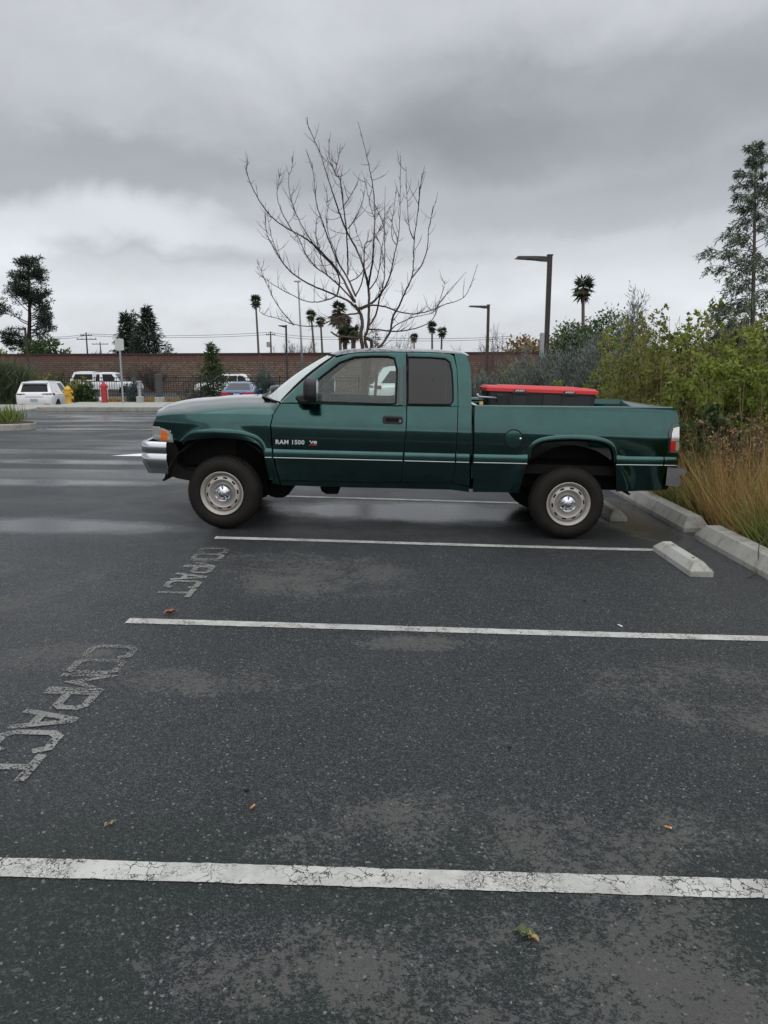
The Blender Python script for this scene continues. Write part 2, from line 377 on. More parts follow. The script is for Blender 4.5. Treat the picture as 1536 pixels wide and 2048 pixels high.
# ------------------------------------------------------------------ ground, markings, kerbs
def axis(a, b, fine0, fine1, df, dc):
    out = []; x = a
    while x < b:
        out.append(x); x += df if fine0 <= x < fine1 else max(df, dc * min(abs(x - fine0), abs(x - fine1)) + df)
    out.append(b); return out
xs = axis(-900, 900, -14, 9, .5, .35); ys = axis(-300, 1500, -2, 38, .5, .35)
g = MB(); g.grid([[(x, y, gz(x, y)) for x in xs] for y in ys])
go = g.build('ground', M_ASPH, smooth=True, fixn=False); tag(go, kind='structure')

def strip(name, pts_l, pts_r, m, h=.004, nseg=260):
    a = interp(pts_l, nseg); b_ = interp(pts_r, nseg); q = MB()
    for P in (a, b_):
        for p in P: p.y += .0035 * mnoise.noise(Vector((p.x * 45, p.y * 9, 1.7))) + .003 * mnoise.noise(Vector((p.x * 12, p.y * 9, 4.1)))
    q.grid([[(p.x, p.y, gz(p.x, p.y) + h) for p in a], [(p.x, p.y, gz(p.x, p.y) + h) for p in b_]])
    return tag(q.build(name, m, smooth=True), kind='structure')
for (y0, x0, x1) in [(2.345, -1.75, 3.1), (4.87, -1.70, 3.0), (7.36, -1.655, 2.70), (9.83, -1.62, 2.95)]:
    strip('stall_line', [(x0, y0 - .05, 0), (x1, y0 - .05 - .004 * (x1 - x0), 0)], [(x0, y0 + .05, 0), (x1, y0 + .05 - .004 * (x1 - x0), 0)], M_LINE)
for (y0, x0, x1) in [(26.4, -11.5, -6.2), (23.6, -11.5, -7.3), (20.6, -9.0, -5.0), (25.2, -17, -12.4)]:
    strip('stall_line', [(x0, y0 - .05, 0), (x1, y0 - .05, 0)], [(x0, y0 + .05, 0), (x1, y0 + .05, 0)], M_LINE)
# lettering: read from the stall side, its top towards the stall
GLY = {'C': [([(1, .78), (.82, 1), (.18, 1), (0, .84), (0, .16), (.18, 0), (.82, 0), (1, .22)], 0)], 'O': [([(.18, 0), (0, .16), (0, .84), (.18, 1), (.82, 1), (1, .84), (1, .16), (.82, 0)], 1)],
       'M': [([(0, -.07), (0, 1), (.5, .30), (1, 1), (1, -.07)], 0)], 'P': [([(0, -.07), (0, 1), (.82, 1), (1, .88), (1, .56), (.82, .44), (.13, .44)], 0)],
       'A': [([(0, -.07), (.45, 1), (.55, 1), (1, -.07)], 0), ([(.28, .33), (.72, .33)], 0)], 'T': [([(-.12, 1), (1.12, 1)], 0), ([(.5, -.07), (.5, .92)], 0)]}
def ribbon(q, pts, hw, closed):
    n = len(pts); P = [Vector(p) for p in pts]; rows = []
    for i in range(n):
        a = P[(i - 1) % n] if closed or i > 0 else None; c = P[(i + 1) % n] if closed or i < n - 1 else None
        d1 = (P[i] - a).normalized() if a is not None else (c - P[i]).normalized(); d2 = (c - P[i]).normalized() if c is not None else d1
        t = (d1 + d2).normalized(); m = Vector((-t.y, t.x)) * (hw / max(.45, t.dot(d2))); rows.append((P[i] - m, P[i] + m))
    if closed: rows.append(rows[0])
    for r0, r1 in zip(rows, rows[1:]):
        for k in range(4):
            u0, u1 = k / 4, (k + 1) / 4; q.add([(*r0[0].lerp(r1[0], u0), 0), (*r0[0].lerp(r1[0], u1), 0), (*r0[1].lerp(r1[1], u1), 0), (*r0[1].lerp(r1[1], u0), 0)], [(0, 1, 2, 3)])
for (xb, xt_, ya, yb) in [(-1.69, -1.42, 6.93, 5.41), (-1.76, -1.47, 4.42, 2.88)]:
    q = MB(); cw = (ya - yb) / 7
    for i, ch in enumerate('COMPACT'):
        for pts, cl in GLY[ch]: ribbon(q, [(xb + .02 + v * (xt_ - xb - .04), ya - cw * (i + .10 + u * .80)) for u, v in pts], .0225, cl)
    for v in q.v: v.z = gz(v.x, v.y) + .005
    bm_o = q.build('stall_lettering', M_LETTER); tag(bm_o, kind='structure')
# painted arrow head in the drive aisle
q = MB(); c0 = -4.05; cy = 14.25
q.add([(c0 - .92, cy - .30, 0), (c0 + .75, cy - .38, 0), (c0 + 1.3, cy + .2, 0), (c0 + .2, cy + .62, 0), (c0 - .15, cy + .45, 0)], [(0, 1, 2, 3, 4)])
for v in q.v: v.z = gz(v.x, v.y) + .005
tag(q.build('arrow_marking', M_ARROW), kind='structure')

def trapezoid_bar(x0, x1, y0, y1, h, top, slope0, slope1, sub=14, slant=0.0):
    """long low concrete bar along y with sloping sides and ends"""
    q = MB(); rows = []; cxm = (x0 + x1) / 2; hw = (x1 - x0) / 2; tw = top / 2
    ysn = [y0, y0 + .001] + [y0 + slope0 + (y1 - y0 - slope0 - slope1) * i / sub for i in range(sub + 1)] + [y1]
    for i, y in enumerate(ysn):
        end = i in (0, 1) or i == len(ysn) - 1
        if i == 1: continue
        sl_ = slope0 if i <= 1 else slope1
        hh = (.05 if sl_ > .05 else h - .012) if end else h
        t_ = (hw - .01 if sl_ > .05 else tw) if end else tw
        zb = [gz(xx, y) for xx in (x0, cxm, x1)]
        sh = slant * (y - y0)
        rows.append([Vector((x0 + sh, y, zb[0] - .02)), Vector((x0 + sh + .004, y, zb[0] + .045)), Vector((cxm - t_ + sh, y, zb[1] + hh)), Vector((cxm + t_ + sh, y, zb[1] + hh)), Vector((x1 + sh - .004, y, zb[2] + .045)), Vector((x1 + sh, y, zb[2] - .02))])
    q.grid(rows)
    q.f.append(tuple(range(5, -1, -1))); nb = (len(rows) - 1) * 6; q.f.append(tuple(nb + i for i in range(6)))
    return q
for (y0, y1, sl) in [(1.0, 3.55, .0), (3.56, 5.66, 0.0), (5.67, 7.93, .0), (8.22, 9.25, .0), (9.26, 10.9, 0), (10.91, 13.2, 0), (13.21, 16.0, 0), (16.01, 20.0, 0)]:
    s0 = .10 if y0 in (8.22,) else 0.012; s1 = .10 if y1 == 7.93 else 0.012
    q = trapezoid_bar(3.27, 3.57, y0, y1, .165, .15, s0, s1)
    tag(q.build('kerb', M_CONC, bevel=.012, smooth=False), kind='structure')
for (y0, lab) in [(6.38, 'pale concrete wheel stop in the empty stall, two bolt holes in its top'), (8.77, 'concrete wheel stop half hidden behind the rear tyre of the green pickup')]:
    r_ = thing('wheel_stop', lab, 'wheel stop', (2.73, y0 + .55, gz(2.73, y0 + .5)), 0, 'concrete wheel stops at the stall ends')
    q = trapezoid_bar(2.625, 2.83, y0, y0 + .95, .115, .085, .09, .09); q.move(Matrix.Translation(-r_.location))
    q.build('concrete_block', M_CONC2, r_, bevel=.01)
    for s_ in (-.33, .16):
        q = MB(); q.lathe([(.0, .1162), (.014, .1162), (.014, .11)], 12, 'Z', (0, s_, 0)); q.build('bolt_hole', M_UNDER, r_)
# planting bed beside the kerb
def bedz(x, y):
    t = min(1, max(0, (x - 3.6) / 2.2)); return gz(x, y) + .03 + .18 * t * t * (3 - 2 * t) + .05 * mnoise.noise(Vector((x * 1.3, y * 1.3, 0)))
q = MB(); q.grid([[(x, y, bedz(x, y)) for x in [3.5 + .3 * i for i in range(30)]] for y in [-1 + .4 * j for j in range(80)]])
tag(q.build('planting_bed', M_SOIL, smooth=True, fixn=False), kind='structure')
# pavement with its kerb across the far side of the lot
q = MB(); q.box(-12.9, 14, 29.0, 32.9, -.05, .14); tag(q.build('pavement', M_CONC3, bevel=.03), kind='structure')
q = MB(); q.box(-12.94, 14, 28.86, 28.99, -.05, .15); tag(q.build('pavement_kerb', M_CONC, bevel=.02), kind='structure')
q = MB(); q.box(-26, -13.6, 28.4, 32.9, -.05, .035); tag(q.build('pavement', M_CONC3, bevel=.03), kind='structure')
# end of a traffic island with clipped grass at the left edge
isl = []
for i in range(25):
    a = -PI / 2 + PI * i / 24; isl.append((-10.35 + .95 * math.cos(a), 20.75 + .72 * math.sin(a)))
isl = [(-16, 20.03)] + isl + [(-16, 21.47)]
q = MB(); q.prism(isl, -.05, .17, 'XY'); tag(q.build('island_kerb', M_CONC, bevel=.03), kind='structure')
q = MB(); q.prism([(x * .985 - .16, 20.75 + (y - 20.75) * .72) for x, y in isl], .1, .19, 'XY'); tag(q.build('island_soil', M_SOIL), kind='structure')
# hedge-coloured verge in the lower lot before the fence, behind the cars
q = MB(); q.box(-70, 60, 46.6, 49.5, -.9, -.62); tag(q.build('verge', simple('verge_earth', (.10, .085, .05), .95, var=.5, vscale=3), bevel=.1), kind='structure')

# ------------------------------------------------------------------ sound wall
def masonry():
    m, t, b = mat('slump_block'); P = t.n('ShaderNodeTexCoord').outputs['Object']
    sp = t.n('ShaderNodeSeparateXYZ', ins={0: P}); uv = t.n('ShaderNodeCombineXYZ', ins={0: sp.outputs[0], 1: sp.outputs[2], 2: 0.0}).outputs[0]
    br = t.n('ShaderNodeTexBrick'); t.put(br.inputs['Vector'], uv); br.inputs['Scale'].default_value = 1.0
    br.inputs['Brick Width'].default_value = .42; br.inputs['Row Height'].default_value = .19; br.inputs['Mortar Size'].default_value = .030; br.inputs['Bias'].default_value = -.1
    br.inputs['Color1'].default_value = (.235, .165, .125, 1); br.inputs['Color2'].default_value = (.150, .105, .080, 1); br.inputs['Mortar'].default_value = (.085, .062, .050, 1)
    c = br.outputs['Color']
    c = t.mix(t.math('MULTIPLY', t.sstep(t.noise(P, 2.6, 8, .78), .5, .60), .8), c, (.06, .042, .036, 1))
    c = t.mix(t.math('MULTIPLY', t.sstep(t.noise(t.mapping(P, (.08, 1, .35)), 1.0, 5, .6), .46, .62), .55), c, (.075, .045, .036, 1))
    c = t.mix(t.math('MULTIPLY', t.sstep(t.noise(t.mapping(P, (1, 1, 1), (9, 3, 4)), 5.0, 6, .7), .55, .7), .5), c, (.27, .19, .14, 1))
    top = t.sstep(sp.outputs[2], 2.78, 2.90); c = t.mix(t.math('MULTIPLY', top, .7), c, (.13, .065, .055, 1))
    t.put(b.inputs['Base Color'], c); b.inputs['Roughness'].default_value = .95
    t.put(b.inputs['Normal'], t.bump(t.math('ADD', br.outputs['Fac'], t.noise(P, 6, 6, .7)), .8, .05)); return m
M_WALL = masonry()
sw = thing('sound_wall', 'long brown block sound wall with a darker red cap along the far side of the road', 'wall', (0, 76, -.9))
WY = 76.0
def wtop(x): return 2.83 + .004 * x
q = MB(); q.grid([[(x, .0, 0) for x in range(-80, 91, 5)], [(x, .0, wtop(x) + .9 - .16) for x in range(-80, 91, 5)], [(x, .35, wtop(x) + .9 - .16) for x in range(-80, 91, 5)]]); q.build('wall_face', M_WALL, sw)
q = MB(); q.grid([[(x, -.09, wtop(x) + .9 - .17) for x in range(-80, 91, 5)], [(x, -.09, wtop(x) + .9) for x in range(-80, 91, 5)], [(x, .45, wtop(x) + .9) for x in range(-80, 91, 5)]]); q.build('wall_cap', simple('cap_brick', (.045, .026, .024), .9, var=.4), sw)
for xp in range(-78, 90, 6):
    q = MB(); q.box(xp - .22, xp + .22, -.045, .0, 0, wtop(xp) + .9 - .175); q.build('wall_pilaster', M_WALL, sw)

# ------------------------------------------------------------------ the green pickup
def car_paint():
    m, t, b = mat('green_metallic_paint'); P = t.n('ShaderNodeTexCoord').outputs['Object']
    sp = t.n('ShaderNodeSeparateXYZ', ins={0: P})
    fl = t.vor(P, 900, 'F1', 'Distance'); nz = t.noise(P, 5, 6, .65)
    c = t.mix(t.sstep(nz, .3, .75), (.0055, .047, .043, 1), (.0085, .064, .058, 1))
    mud = t.math('MULTIPLY', t.sstep(sp.outputs[2], .80, .50), t.sstep(t.noise(t.mapping(P, (2, 2, 2)), 2.2, 8, .7), .42, .72))
    spl = t.math('MULTIPLY', t.sstep(t.noise(t.mapping(P, (26, 26, 9), rot=(0, .6, 0)), 1.0, 5, .7), .62, .72), t.sstep(t.noise(P, 2.6, 3), .50, .62))
    spl = t.math('MULTIPLY', spl, t.sstep(sp.outputs[2], .86, .6))
    dirt = t.math('MAXIMUM', t.math('MULTIPLY', mud, .16), t.math('MULTIPLY', spl, .42))
    c = t.mix(dirt, c, (.075, .066, .052, 1))
    t.put(b.inputs['Base Color'], c); t.put(b.inputs['Metallic'], t.math('MULTIPLY', t.math('SUBTRACT', 1.0, dirt), .985))
    t.put(b.inputs['Roughness'], t.math('ADD', .17, t.math('MULTIPLY', dirt, .5)))
    t.put(b.inputs['Coat Weight'], t.math('MULTIPLY', t.math('SUBTRACT', 1.0, dirt), 1.0)); b.inputs['Coat IOR'].default_value = 1.5; b.inputs['Coat Roughness'].default_value = .07
    drops = t.sstep(t.vor(P, 75), .30, .0)
    t.put(b.inputs['Normal'], t.bump(t.math('ADD', t.math('MULTIPLY', drops, .30), t.math('ADD', t.math('MULTIPLY', t.noise(P, 2.4, 3), 4.0), t.math('MULTIPLY', fl, .03))), .12, .006))
    return m
M_PAINT = car_paint()
M_CHROME = simple('chrome', (.52, .53, .555), .13, 1.0, var=.08, vscale=30)
M_TRIM = simple('satin_trim', (.035, .038, .045), .4, var=.15)
M_STRIP = simple('bright_strip', (.36, .39, .39), .3, .9)
M_TYRE = simple('tyre_rubber', (.0135, .0115, .010), .75, var=.75, vscale=7, bump=.25, bscale=90, spec=.22)
def rim_mat():
    m, t, b = mat('dusty_silver_steel'); P = t.n('ShaderNodeTexCoord').outputs['Object']
    c = t.mix(t.noise(P, 7, 7, .7), (.33, .305, .28, 1), (.52, .495, .46, 1)); c = t.mix(t.math('MULTIPLY', t.sstep(t.noise(P, 16, 6, .7), .58, .70), .7), c, (.16, .09, .05, 1))
    t.put(b.inputs['Base Color'], c); b.inputs['Metallic'].default_value = .35; b.inputs['Roughness'].default_value = .42; return m
M_RIM = rim_mat()
M_GLASS = glass('door_glass', (.82, .90, .86), 1.0, .055, (.42, .50, .47))
M_WIND = glass('windscreen_glass', (.55, .65, .62), 1.0, .62, (.70, .76, .74), 1.8)  # thick pale haze: sky reflection painted in over the wet film
M_TINT = glass('tinted_glass', (.05, .045, .052), 1.0, .035, (.20, .19, .21))
M_INT = simple('grey_interior', (.16, .17, .175), .8, var=.15)
M_INTD = simple('dark_interior', (.03, .032, .034), .7)
M_AMBER = simple('amber_lens', (.75, .16, .01), .2, coat=1.0)
M_LINER = simple('liner_black', (.055, .052, .048), .85, var=.5, vscale=9)
M_REDL = simple('red_lens', (.50, .012, .014), .2, coat=1.0)
def clear_lens():
    m, t, b = mat('clear_lens'); P = t.n('ShaderNodeTexCoord').outputs['Object']
    wv = t.n('ShaderNodeTexWave', wave_type='BANDS', bands_direction='X'); t.put(wv.inputs['Vector'], P); wv.inputs['Scale'].default_value = 22; wv.inputs['Distortion'].default_value = 1.5
    t.put(b.inputs['Base Color'], t.mix(wv.outputs['Fac'], (.46, .46, .44, 1), (.88, .88, .85, 1))); b.inputs['Metallic'].default_value = .65; b.inputs['Roughness'].default_value = .16
    b.inputs['Coat Weight'].default_value = 1.0; t.put(b.inputs['Normal'], t.bump(wv.outputs['Fac'], .4, .01)); return m
M_LENS = clear_lens()
M_WHITE = simple('white_plastic', (.72, .72, .70), .4, var=.05)

TR = thing('pickup_truck', 'dark green extended cab pickup with silver steel wheels, parked side-on between stall lines', 'pickup truck', (.112, 8.70, gz(.112, 8.7)))
TR.rotation_euler = (0, .0292, -.010)
bpy.context.view_layer.update()
TMI = TR.matrix_basis.inverted(); TCAM = TMI @ Vector((0, 0, CAM_H)); TROT = TMI.to_3x3()
def T(px, py, yl):
    d = TROT @ ray(px, py); t = (yl - TCAM.y) / d.y; p = TCAM + d * t; return p.x, p.z
# half width of the body at height z
_zz = np.arange(.2, 2.2, .004)
_ww = np.interp(_zz, [.2, .45, .62, .80, .97, 1.075, 1.10, 1.16, 1.24, 1.335, 1.36, 1.84, 2.2], [.86, .908, .942, .970, .995, 1.004, 1.001, .984, .958, .928, .919, .745, .61])
_k = np.exp(-np.linspace(-2, 2, 13) ** 2); _k /= _k.sum(); _ww = np.convolve(np.pad(_ww, 6, 'edge'), _k, 'valid')
XN = T(303, 850, -.95)[0]; XT = T(1357, 840, -.95)[0]
def W(x, z, bed=False):
    v = float(np.interp(min(z, 1.335) if bed else z, _zz, _ww))
    if x < XN + .75: v -= .17 * ((XN + .75 - x) / .75) ** 2.2
    if x > XT - .22: v -= .05 * ((x - XT + .22) / .22) ** 2
    for xc in (-1.78, 1.78):
        r = math.hypot(x - xc, (z - .40)); a = abs(x - xc)
        if z > .35 and r < .80: v += .018 * math.exp(-((r - .60) / .055) ** 2)
    return v
def TS(px, py, bed=False):
    yl = -.98
    for _ in range(5): x, z = T(px, py, yl); yl = -W(x, z, bed)
    return x, z
def dense(rows_xz, su, sv):
    R = [interp_pts(r, su) for r in rows_xz]; out = []
    for a, b in zip(R, R[1:]):
        for k in range(sv): out.append([((p[0] * (sv - k) + q[0] * k) / sv, (p[1] * (sv - k) + q[1] * k) / sv) for p, q in zip(a, b)])
    out.append(R[-1]); return out
def interp_pts(r, su):
    out = []
    for p, q in zip(r, r[1:]):
        for k in range(su): out.append((p[0] + (q[0] - p[0]) * k / su, p[1] + (q[1] - p[1]) * k / su))
    out.append(r[-1]); return out
def sheet(rows_px, su=4, sv=5, off=0.0, bed=False, flange=.022):
    """one curved body panel from matched rows of picture points on the near flank, with folded-in edges"""
    g_ = dense([[TS(px, py, bed) for px, py in r] for r in rows_px], su, sv)
    q = MB(); V3 = [[Vector((x, -W(x, z, bed) - off, z)) for x, z in r] for r in g_]; q.grid(V3)
    if flange:
        loop = V3[0] + [r[-1] for r in V3[1:]] + V3[-1][-2::-1] + [r[0] for r in V3[-2:0:-1]]
        b_ = len(q.v); n = len(loop); q.v += loop + [v + Vector((0, flange, 0)) for v in loop]
        q.f += [(b_ + i, b_ + (i + 1) % n, b_ + n + (i + 1) % n, b_ + n + i) for i in range(n)]
    return q
def both(name, q, m, parents=(TR, TR), smooth=True, angle=35, **kw):
    a = q.build(name, m, parents[0], smooth=smooth, angle=angle, **kw); b = q.flip_y().build(name, m, parents[1], smooth=smooth, angle=angle, **kw); return a, b
def join(*qs):
    o = MB()
    for q in qs: o.add(q.v, q.f)
    return o

# --- flank panels
HOODL = [(313, 833), (325, 831), (345, 829), (368, 828.3), (400, 827.3), (436, 827), (475, 827.5), (505, 828.5), (525, 829.3), (545, 830)]
fend = sheet([HOODL, [(309, 842), (325, 842), (345, 846), (362, 849), (398, 847), (436, 846), (475, 847), (503, 850), (522, 853), (540, 850)],
              [(305, 852), (326, 854.5), (341, 861), (349, 886), (374, 881), (436, 875), (490, 880), (514, 887), (527, 900), (543.2, 895)]], 3, 6)
leg = sheet([[(527.3, 900), (543.2, 895)], [(534, 921), (546.3, 920)], [(541, 952), (553, 943)], [(545, 968), (558.5, 966)]], 6, 5)
both('fender', join(fend, leg), M_PAINT)
DL = [(561, 807.5), (600, 808), (634, 808.6), (704, 811), (792, 813), (812.3, 812.5)]
door = sheet([DL, [(547, 830), (600, 830), (634, 830), (704, 831), (792, 832), (812, 832)], [(542.5, 850), (600, 851), (634, 851), (704, 852), (792, 854), (811.3, 855)],
              [(546, 897), (600, 898), (634, 899), (704, 901), (790, 904), (807, 905)], [(554, 941), (600, 941), (634, 942), (704, 943), (786, 945), (803.3, 945)], [(560.5, 960), (600, 960.3), (634, 960.8), (704, 962), (786, 963.2), (801.5, 963.5)]], 5, 4)
rdoor = sheet([[(814.7, 812.7), (860, 813.3), (915, 814)], [(813.6, 855), (860, 856), (914, 860)], [(808.8, 905), (860, 907), (911.3, 910)], [(805.5, 940), (860, 940), (909, 940)], [(803.8, 963.6), (860, 963.6), (903, 963.3)]], 10, 6)
corner = sheet([[(916.6, 814), (943, 814)], [(915.6, 860), (943, 862)], [(913, 910), (940.5, 915)], [(910.6, 940), (939.5, 940)], [(904.6, 964.5), (938.8, 972)]], 6, 6)
rock = sheet([[(561, 962.5), (700, 965), (800, 966), (903, 967), (938, 974)], [(563, 971), (700, 975), (800, 977), (903, 979.5), (938, 984)]], 8, 3)
DN, DF = both('door', door, M_PAINT); both('rear_door', rdoor, M_PAINT); both('rocker_panel', rock, M_PAINT)
bs_top = [(950, 811.8), (1000, 812.6), (1050, 813.4), (1062, 813.5), (1080, 814), (1110, 814.2), (1150, 814.5), (1190, 814.8), (1212, 815), (1226, 815), (1240, 815.2), (1290, 815.4), (1341, 815.8), (1354, 819)]
def rowy(y0, y1, xl=949, xr=1357.5): return [(xl if i == 0 else (xr if i == 13 else p[0]), y0 + (y1 - y0) * i / 13) for i, p in enumerate(bs_top)]
bs_low = [(948, 905), (1000, 901.5), (1047, 898), (1059, 897), (1074, 886), (1100, 880), (1150, 878), (1190, 880), (1214, 887), (1228, 898), (1240, 898.8), (1290, 902), (1341, 904), (1356.5, 905)]
bed1 = sheet([bs_top, rowy(832, 836), rowy(852, 856), rowy(866, 868), bs_low], 4, 5, bed=True)
bed2 = sheet([[(948, 905.2), (1059, 897.2)], [(947, 925), (1055, 925)], [(946.5, 950), (1047, 952)], [(945.5, 984), (1037, 985)]], 14, 4, bed=True)
bed3 = sheet([[(1228.3, 898.2), (1356.5, 905.2)], [(1231, 925), (1356, 925)], [(1232, 950), (1350, 950)], [(1233, 983), (1334, 979)]], 14, 4, bed=True)
BSN, BSF = both('bed_side', join(bed1, bed2, bed3), M_PAINT)
# --- arch flares
def flare(pts, bed):
    c = crom([(*TS(px, py, bed), 0) for px, py in pts], 5); q = MB(); rows = []
    n = len(c)
    for i, p in enumerate(c):
        x, z = p.x, p.y; w_ = W(x, z, bed); k = math.sin(PI * min(1, max(0, i / (n - 1)))) ** .35
        cx = -1.78 if x < 0 else 1.78; d = Vector((x - cx, 0, z - .42)).normalized()
        rows.append([Vector((x, -w_ + .004, z)) + d * .014, Vector((x, -w_ - .007 * k, z)) + d * .003, Vector((x, -w_ - .012 * k, z)) - d * .010, Vector((x, -w_ - .010 * k, z)) - d * .034, Vector((x, -w_ + .03, z)) - d * .055])
    q.grid(rows); return q
both('wheel_arch_flare', flare([(361, 884), (372, 872), (384, 865), (405, 861.5), (436, 860), (475, 862.5), (500, 868), (516, 875), (527, 887), (533, 905), (539, 930), (546, 958)], False), M_PAINT)
both('wheel_arch_flare', flare([(1056, 915), (1059, 897), (1065, 887), (1078, 879), (1097, 874.5), (1130, 872), (1160, 872.3), (1192, 875), (1214, 880.5), (1227, 890), (1232, 905), (1233, 925)], True), M_PAINT)

# --- cab: window frames, roof, screen
def ring(outer, inner, off=0.0, su=5):
    o_ = interp_pts([TS(*p) for p in outer] + [TS(*outer[0])], su); i_ = interp_pts([TS(*p) for p in inner] + [TS(*inner[0])], su)
    q = MB(); P = lambda r, d: [Vector((x, -W(x, z) - off + d, z)) for x, z in r]
    m_ = [((a[0] + b[0]) / 2, (a[1] + b[1]) / 2) for a, b in zip(o_, i_)]
    q.grid([P(o_, .02), P(o_, 0), P(m_, -.004), P(i_, 0), P(i_, .03)]); return q
d_out = [(562, 806), (600, 771), (640, 739), (672, 715.5), (700, 707.5), (740, 705.2), (780, 704.8), (812, 705), (812.4, 740), (812.4, 775), (812.3, 811.5), (790, 811.8), (704, 810), (634, 807.6)]
d_in = [(604, 803), (612, 781), (641, 754.5), (679, 725), (709, 714), (745, 712.3), (775, 712.6), (789, 716), (794.5, 740), (793.5, 775), (791.5, 807.5), (780, 808.2), (704, 806), (640, 803.8)]
r_out = [(814.6, 705), (860, 705.5), (899, 708), (907, 712), (913.5, 738), (915, 775), (915.4, 812.8), (902, 813), (860, 812.6), (814.7, 811.6), (814.6, 775), (814.6, 740)]
r_in = [(816, 714), (860, 714.8), (891, 717.5), (899.5, 724), (904, 742), (906, 775), (906.5, 802), (901, 809.3), (860, 809), (816, 808.2), (816, 775), (816, 740)]
both('door_frame', ring(d_out, d_in), M_PAINT, (DN, DF)); both('rear_door_frame', ring(r_out, r_in), M_PAINT)
def pane(pts, off, shrink=0):
    P = [TS(*p) for p in pts]; cx = sum(p[0] for p in P) / len(P); cz = sum(p[1] for p in P) / len(P); q = MB()
    R = interp_pts(P + [P[0]], 3)
    rows = [[Vector((cx + (x - cx) * k, -W(cx + (x - cx) * k, cz + (z - cz) * k) - off, cz + (z - cz) * k)) for x, z in R] for k in (1.0, .75, .5, .25, .02)]
    q.grid(rows); return q
both('door_window', pane(d_in, -.014), M_GLASS, (DN, DF)); both('quarter_window', pane(r_in, -.006), M_TINT)
def seal(pts, m=M_UNDER, r=.0085, off=.001):
    P = interp_pts([TS(*p) for p in pts] + [TS(*pts[0])], 3); q = MB(); q.tube([(x, -W(x, z) - off, z) for x, z in P], r, 6, False); return q
both('window_seal', seal(d_in), M_UNDER); both('window_seal', seal(r_in), M_UNDER)
def patch(pts_rows, off): return sheet(pts_rows, 6, 6, off, flange=.012)
both('pillar_trim', patch([[(798, 733), (804, 737), (811.6, 728)], [(796, 775), (803, 775), (811.6, 775)], [(793.5, 806), (803, 808.5), (811.6, 809)]], .003), M_TRIM)
qup = sheet([[(909, 708), (922, 706.5), (934, 710)], [(914.6, 738), (926, 738), (941, 738)], [(916.4, 775), (928, 775), (943, 775)], [(916.8, 813.6), (928, 813.8), (943, 813.8)]], 4, 6)
both('cab_corner', join(corner, qup), M_PAINT)
# roof
xr0, zr0 = T(671, 711, -.70); xr1, zr1 = T(936, 712, -.70)
edge_pts = [(671, 711.5), (700, 706), (740, 703.6), (780, 703.2), (813, 703.4), (860, 704), (900, 706.5), (922, 707.5), (935, 711)]
crown_pts = [(658, 708.5), (686, 699.6), (717, 697.3), (761, 696.6), (813, 697.6), (850, 698.6), (886, 699.8), (921, 703.2), (935, 711)]
E_ = crom([(*TS(*p), 0) for p in edge_pts], 4); C_ = crom([(*T(*p, 0.0), 0) for p in crown_pts], 4)
rows = []
for e, c in zip(E_, C_):
    we = W(e.x, e.y) - .004; r = []
    for k in range(-12, 13):
        u = k / 12; f = abs(u) ** 2.4
        r.append(Vector((c.x + (e.x - c.x) * abs(u) ** 2, u * we, c.y + (e.y - c.y) * f)))
    rows.append(r)
q = MB(); q.grid(rows); q.build('roof', M_PAINT, TR, smooth=True)
# windscreen
def curve3(pc, pe, ye, n=12):   # centre px, edge px at half width ye
    c = T(*pc, 0.0); e = T(*pe, -ye); return [Vector((c[0] + (e[0] - c[0]) * u * u, ye * u, c[1] + (e[1] - c[1]) * u * u)) for u in [k / n for k in range(-n, n + 1)]]
wb = curve3((541, 791), (563, 804), .855); wt = curve3((656.5, 710), (670, 713), .70)
q = MB(); q.grid([[a.lerp(b, k / 8) + Vector((-.02 * math.sin(PI * k / 8), 0, .02 * math.sin(PI * k / 8))) for a, b in zip(wb, wt)] for k in range(9)]); q.build('windscreen', M_WIND, TR, smooth=True)
q = MB(); q.tube([p + Vector((.005, 0, .006)) for p in wt], .014, 6); q.build('screen_seal', M_UNDER, TR, smooth=True)
for s in (-1, 1):
    q = MB(); k0 = 0 if s < 0 else -1
    q.tube([wb[k0].lerp(wt[k0], i / 8) + Vector((-.02 * math.sin(PI * i / 8), 0, .02 * math.sin(PI * i / 8) + .004)) for i in range(9)], .017, 6); q.build('pillar_seal', M_UNDER, TR, smooth=True)
    q = MB()   # A pillar
    a0 = wb[k0]; a1 = wt[k0]; d0 = TS(562, 806); d1 = TS(672, 715.5); rws = []
    for i in range(9):
        a = a0.lerp(a1, i / 8) + Vector((-.02 * math.sin(PI * i / 8), 0, .02 * math.sin(PI * i / 8))); x = d0[0] + (d1[0] - d0[0]) * i / 8; z = d0[1] + (d1[1] - d0[1]) * i / 8
        b = Vector((x, s * W(x, z), z)); rws.append([a, a.lerp(b, .5) + Vector((-.006, s * .008, .008)), b])
    q.grid(rws); q.build('windscreen_pillar', M_PAINT, TR, smooth=True)
# cowl and wipers
q = MB(); q.grid([[p + Vector((-.10 + .02, 0, .018)) for p in wb], [p + Vector((-.005, 0, .002)) for p in wb], [p + Vector((.10, 0, -.02)) for p in wb]]); q.build('cowl', M_BLACK, TR, smooth=True)
for s0 in (-.62, .05):
    q = MB(); b0 = Vector((wb[12].x + .0, s0, wb[12].z + .035)); q.tube([b0 + Vector((.03, 0, -.03)), b0 + Vector((.06, .22, .05)), b0 + Vector((.055, .45, .06))], .009, 6)
    q.tube([b0 + Vector((.05, .05, .045)), b0 + Vector((.07, .55, .055))], .011, 5); q.build('wiper', M_BLACK, TR)
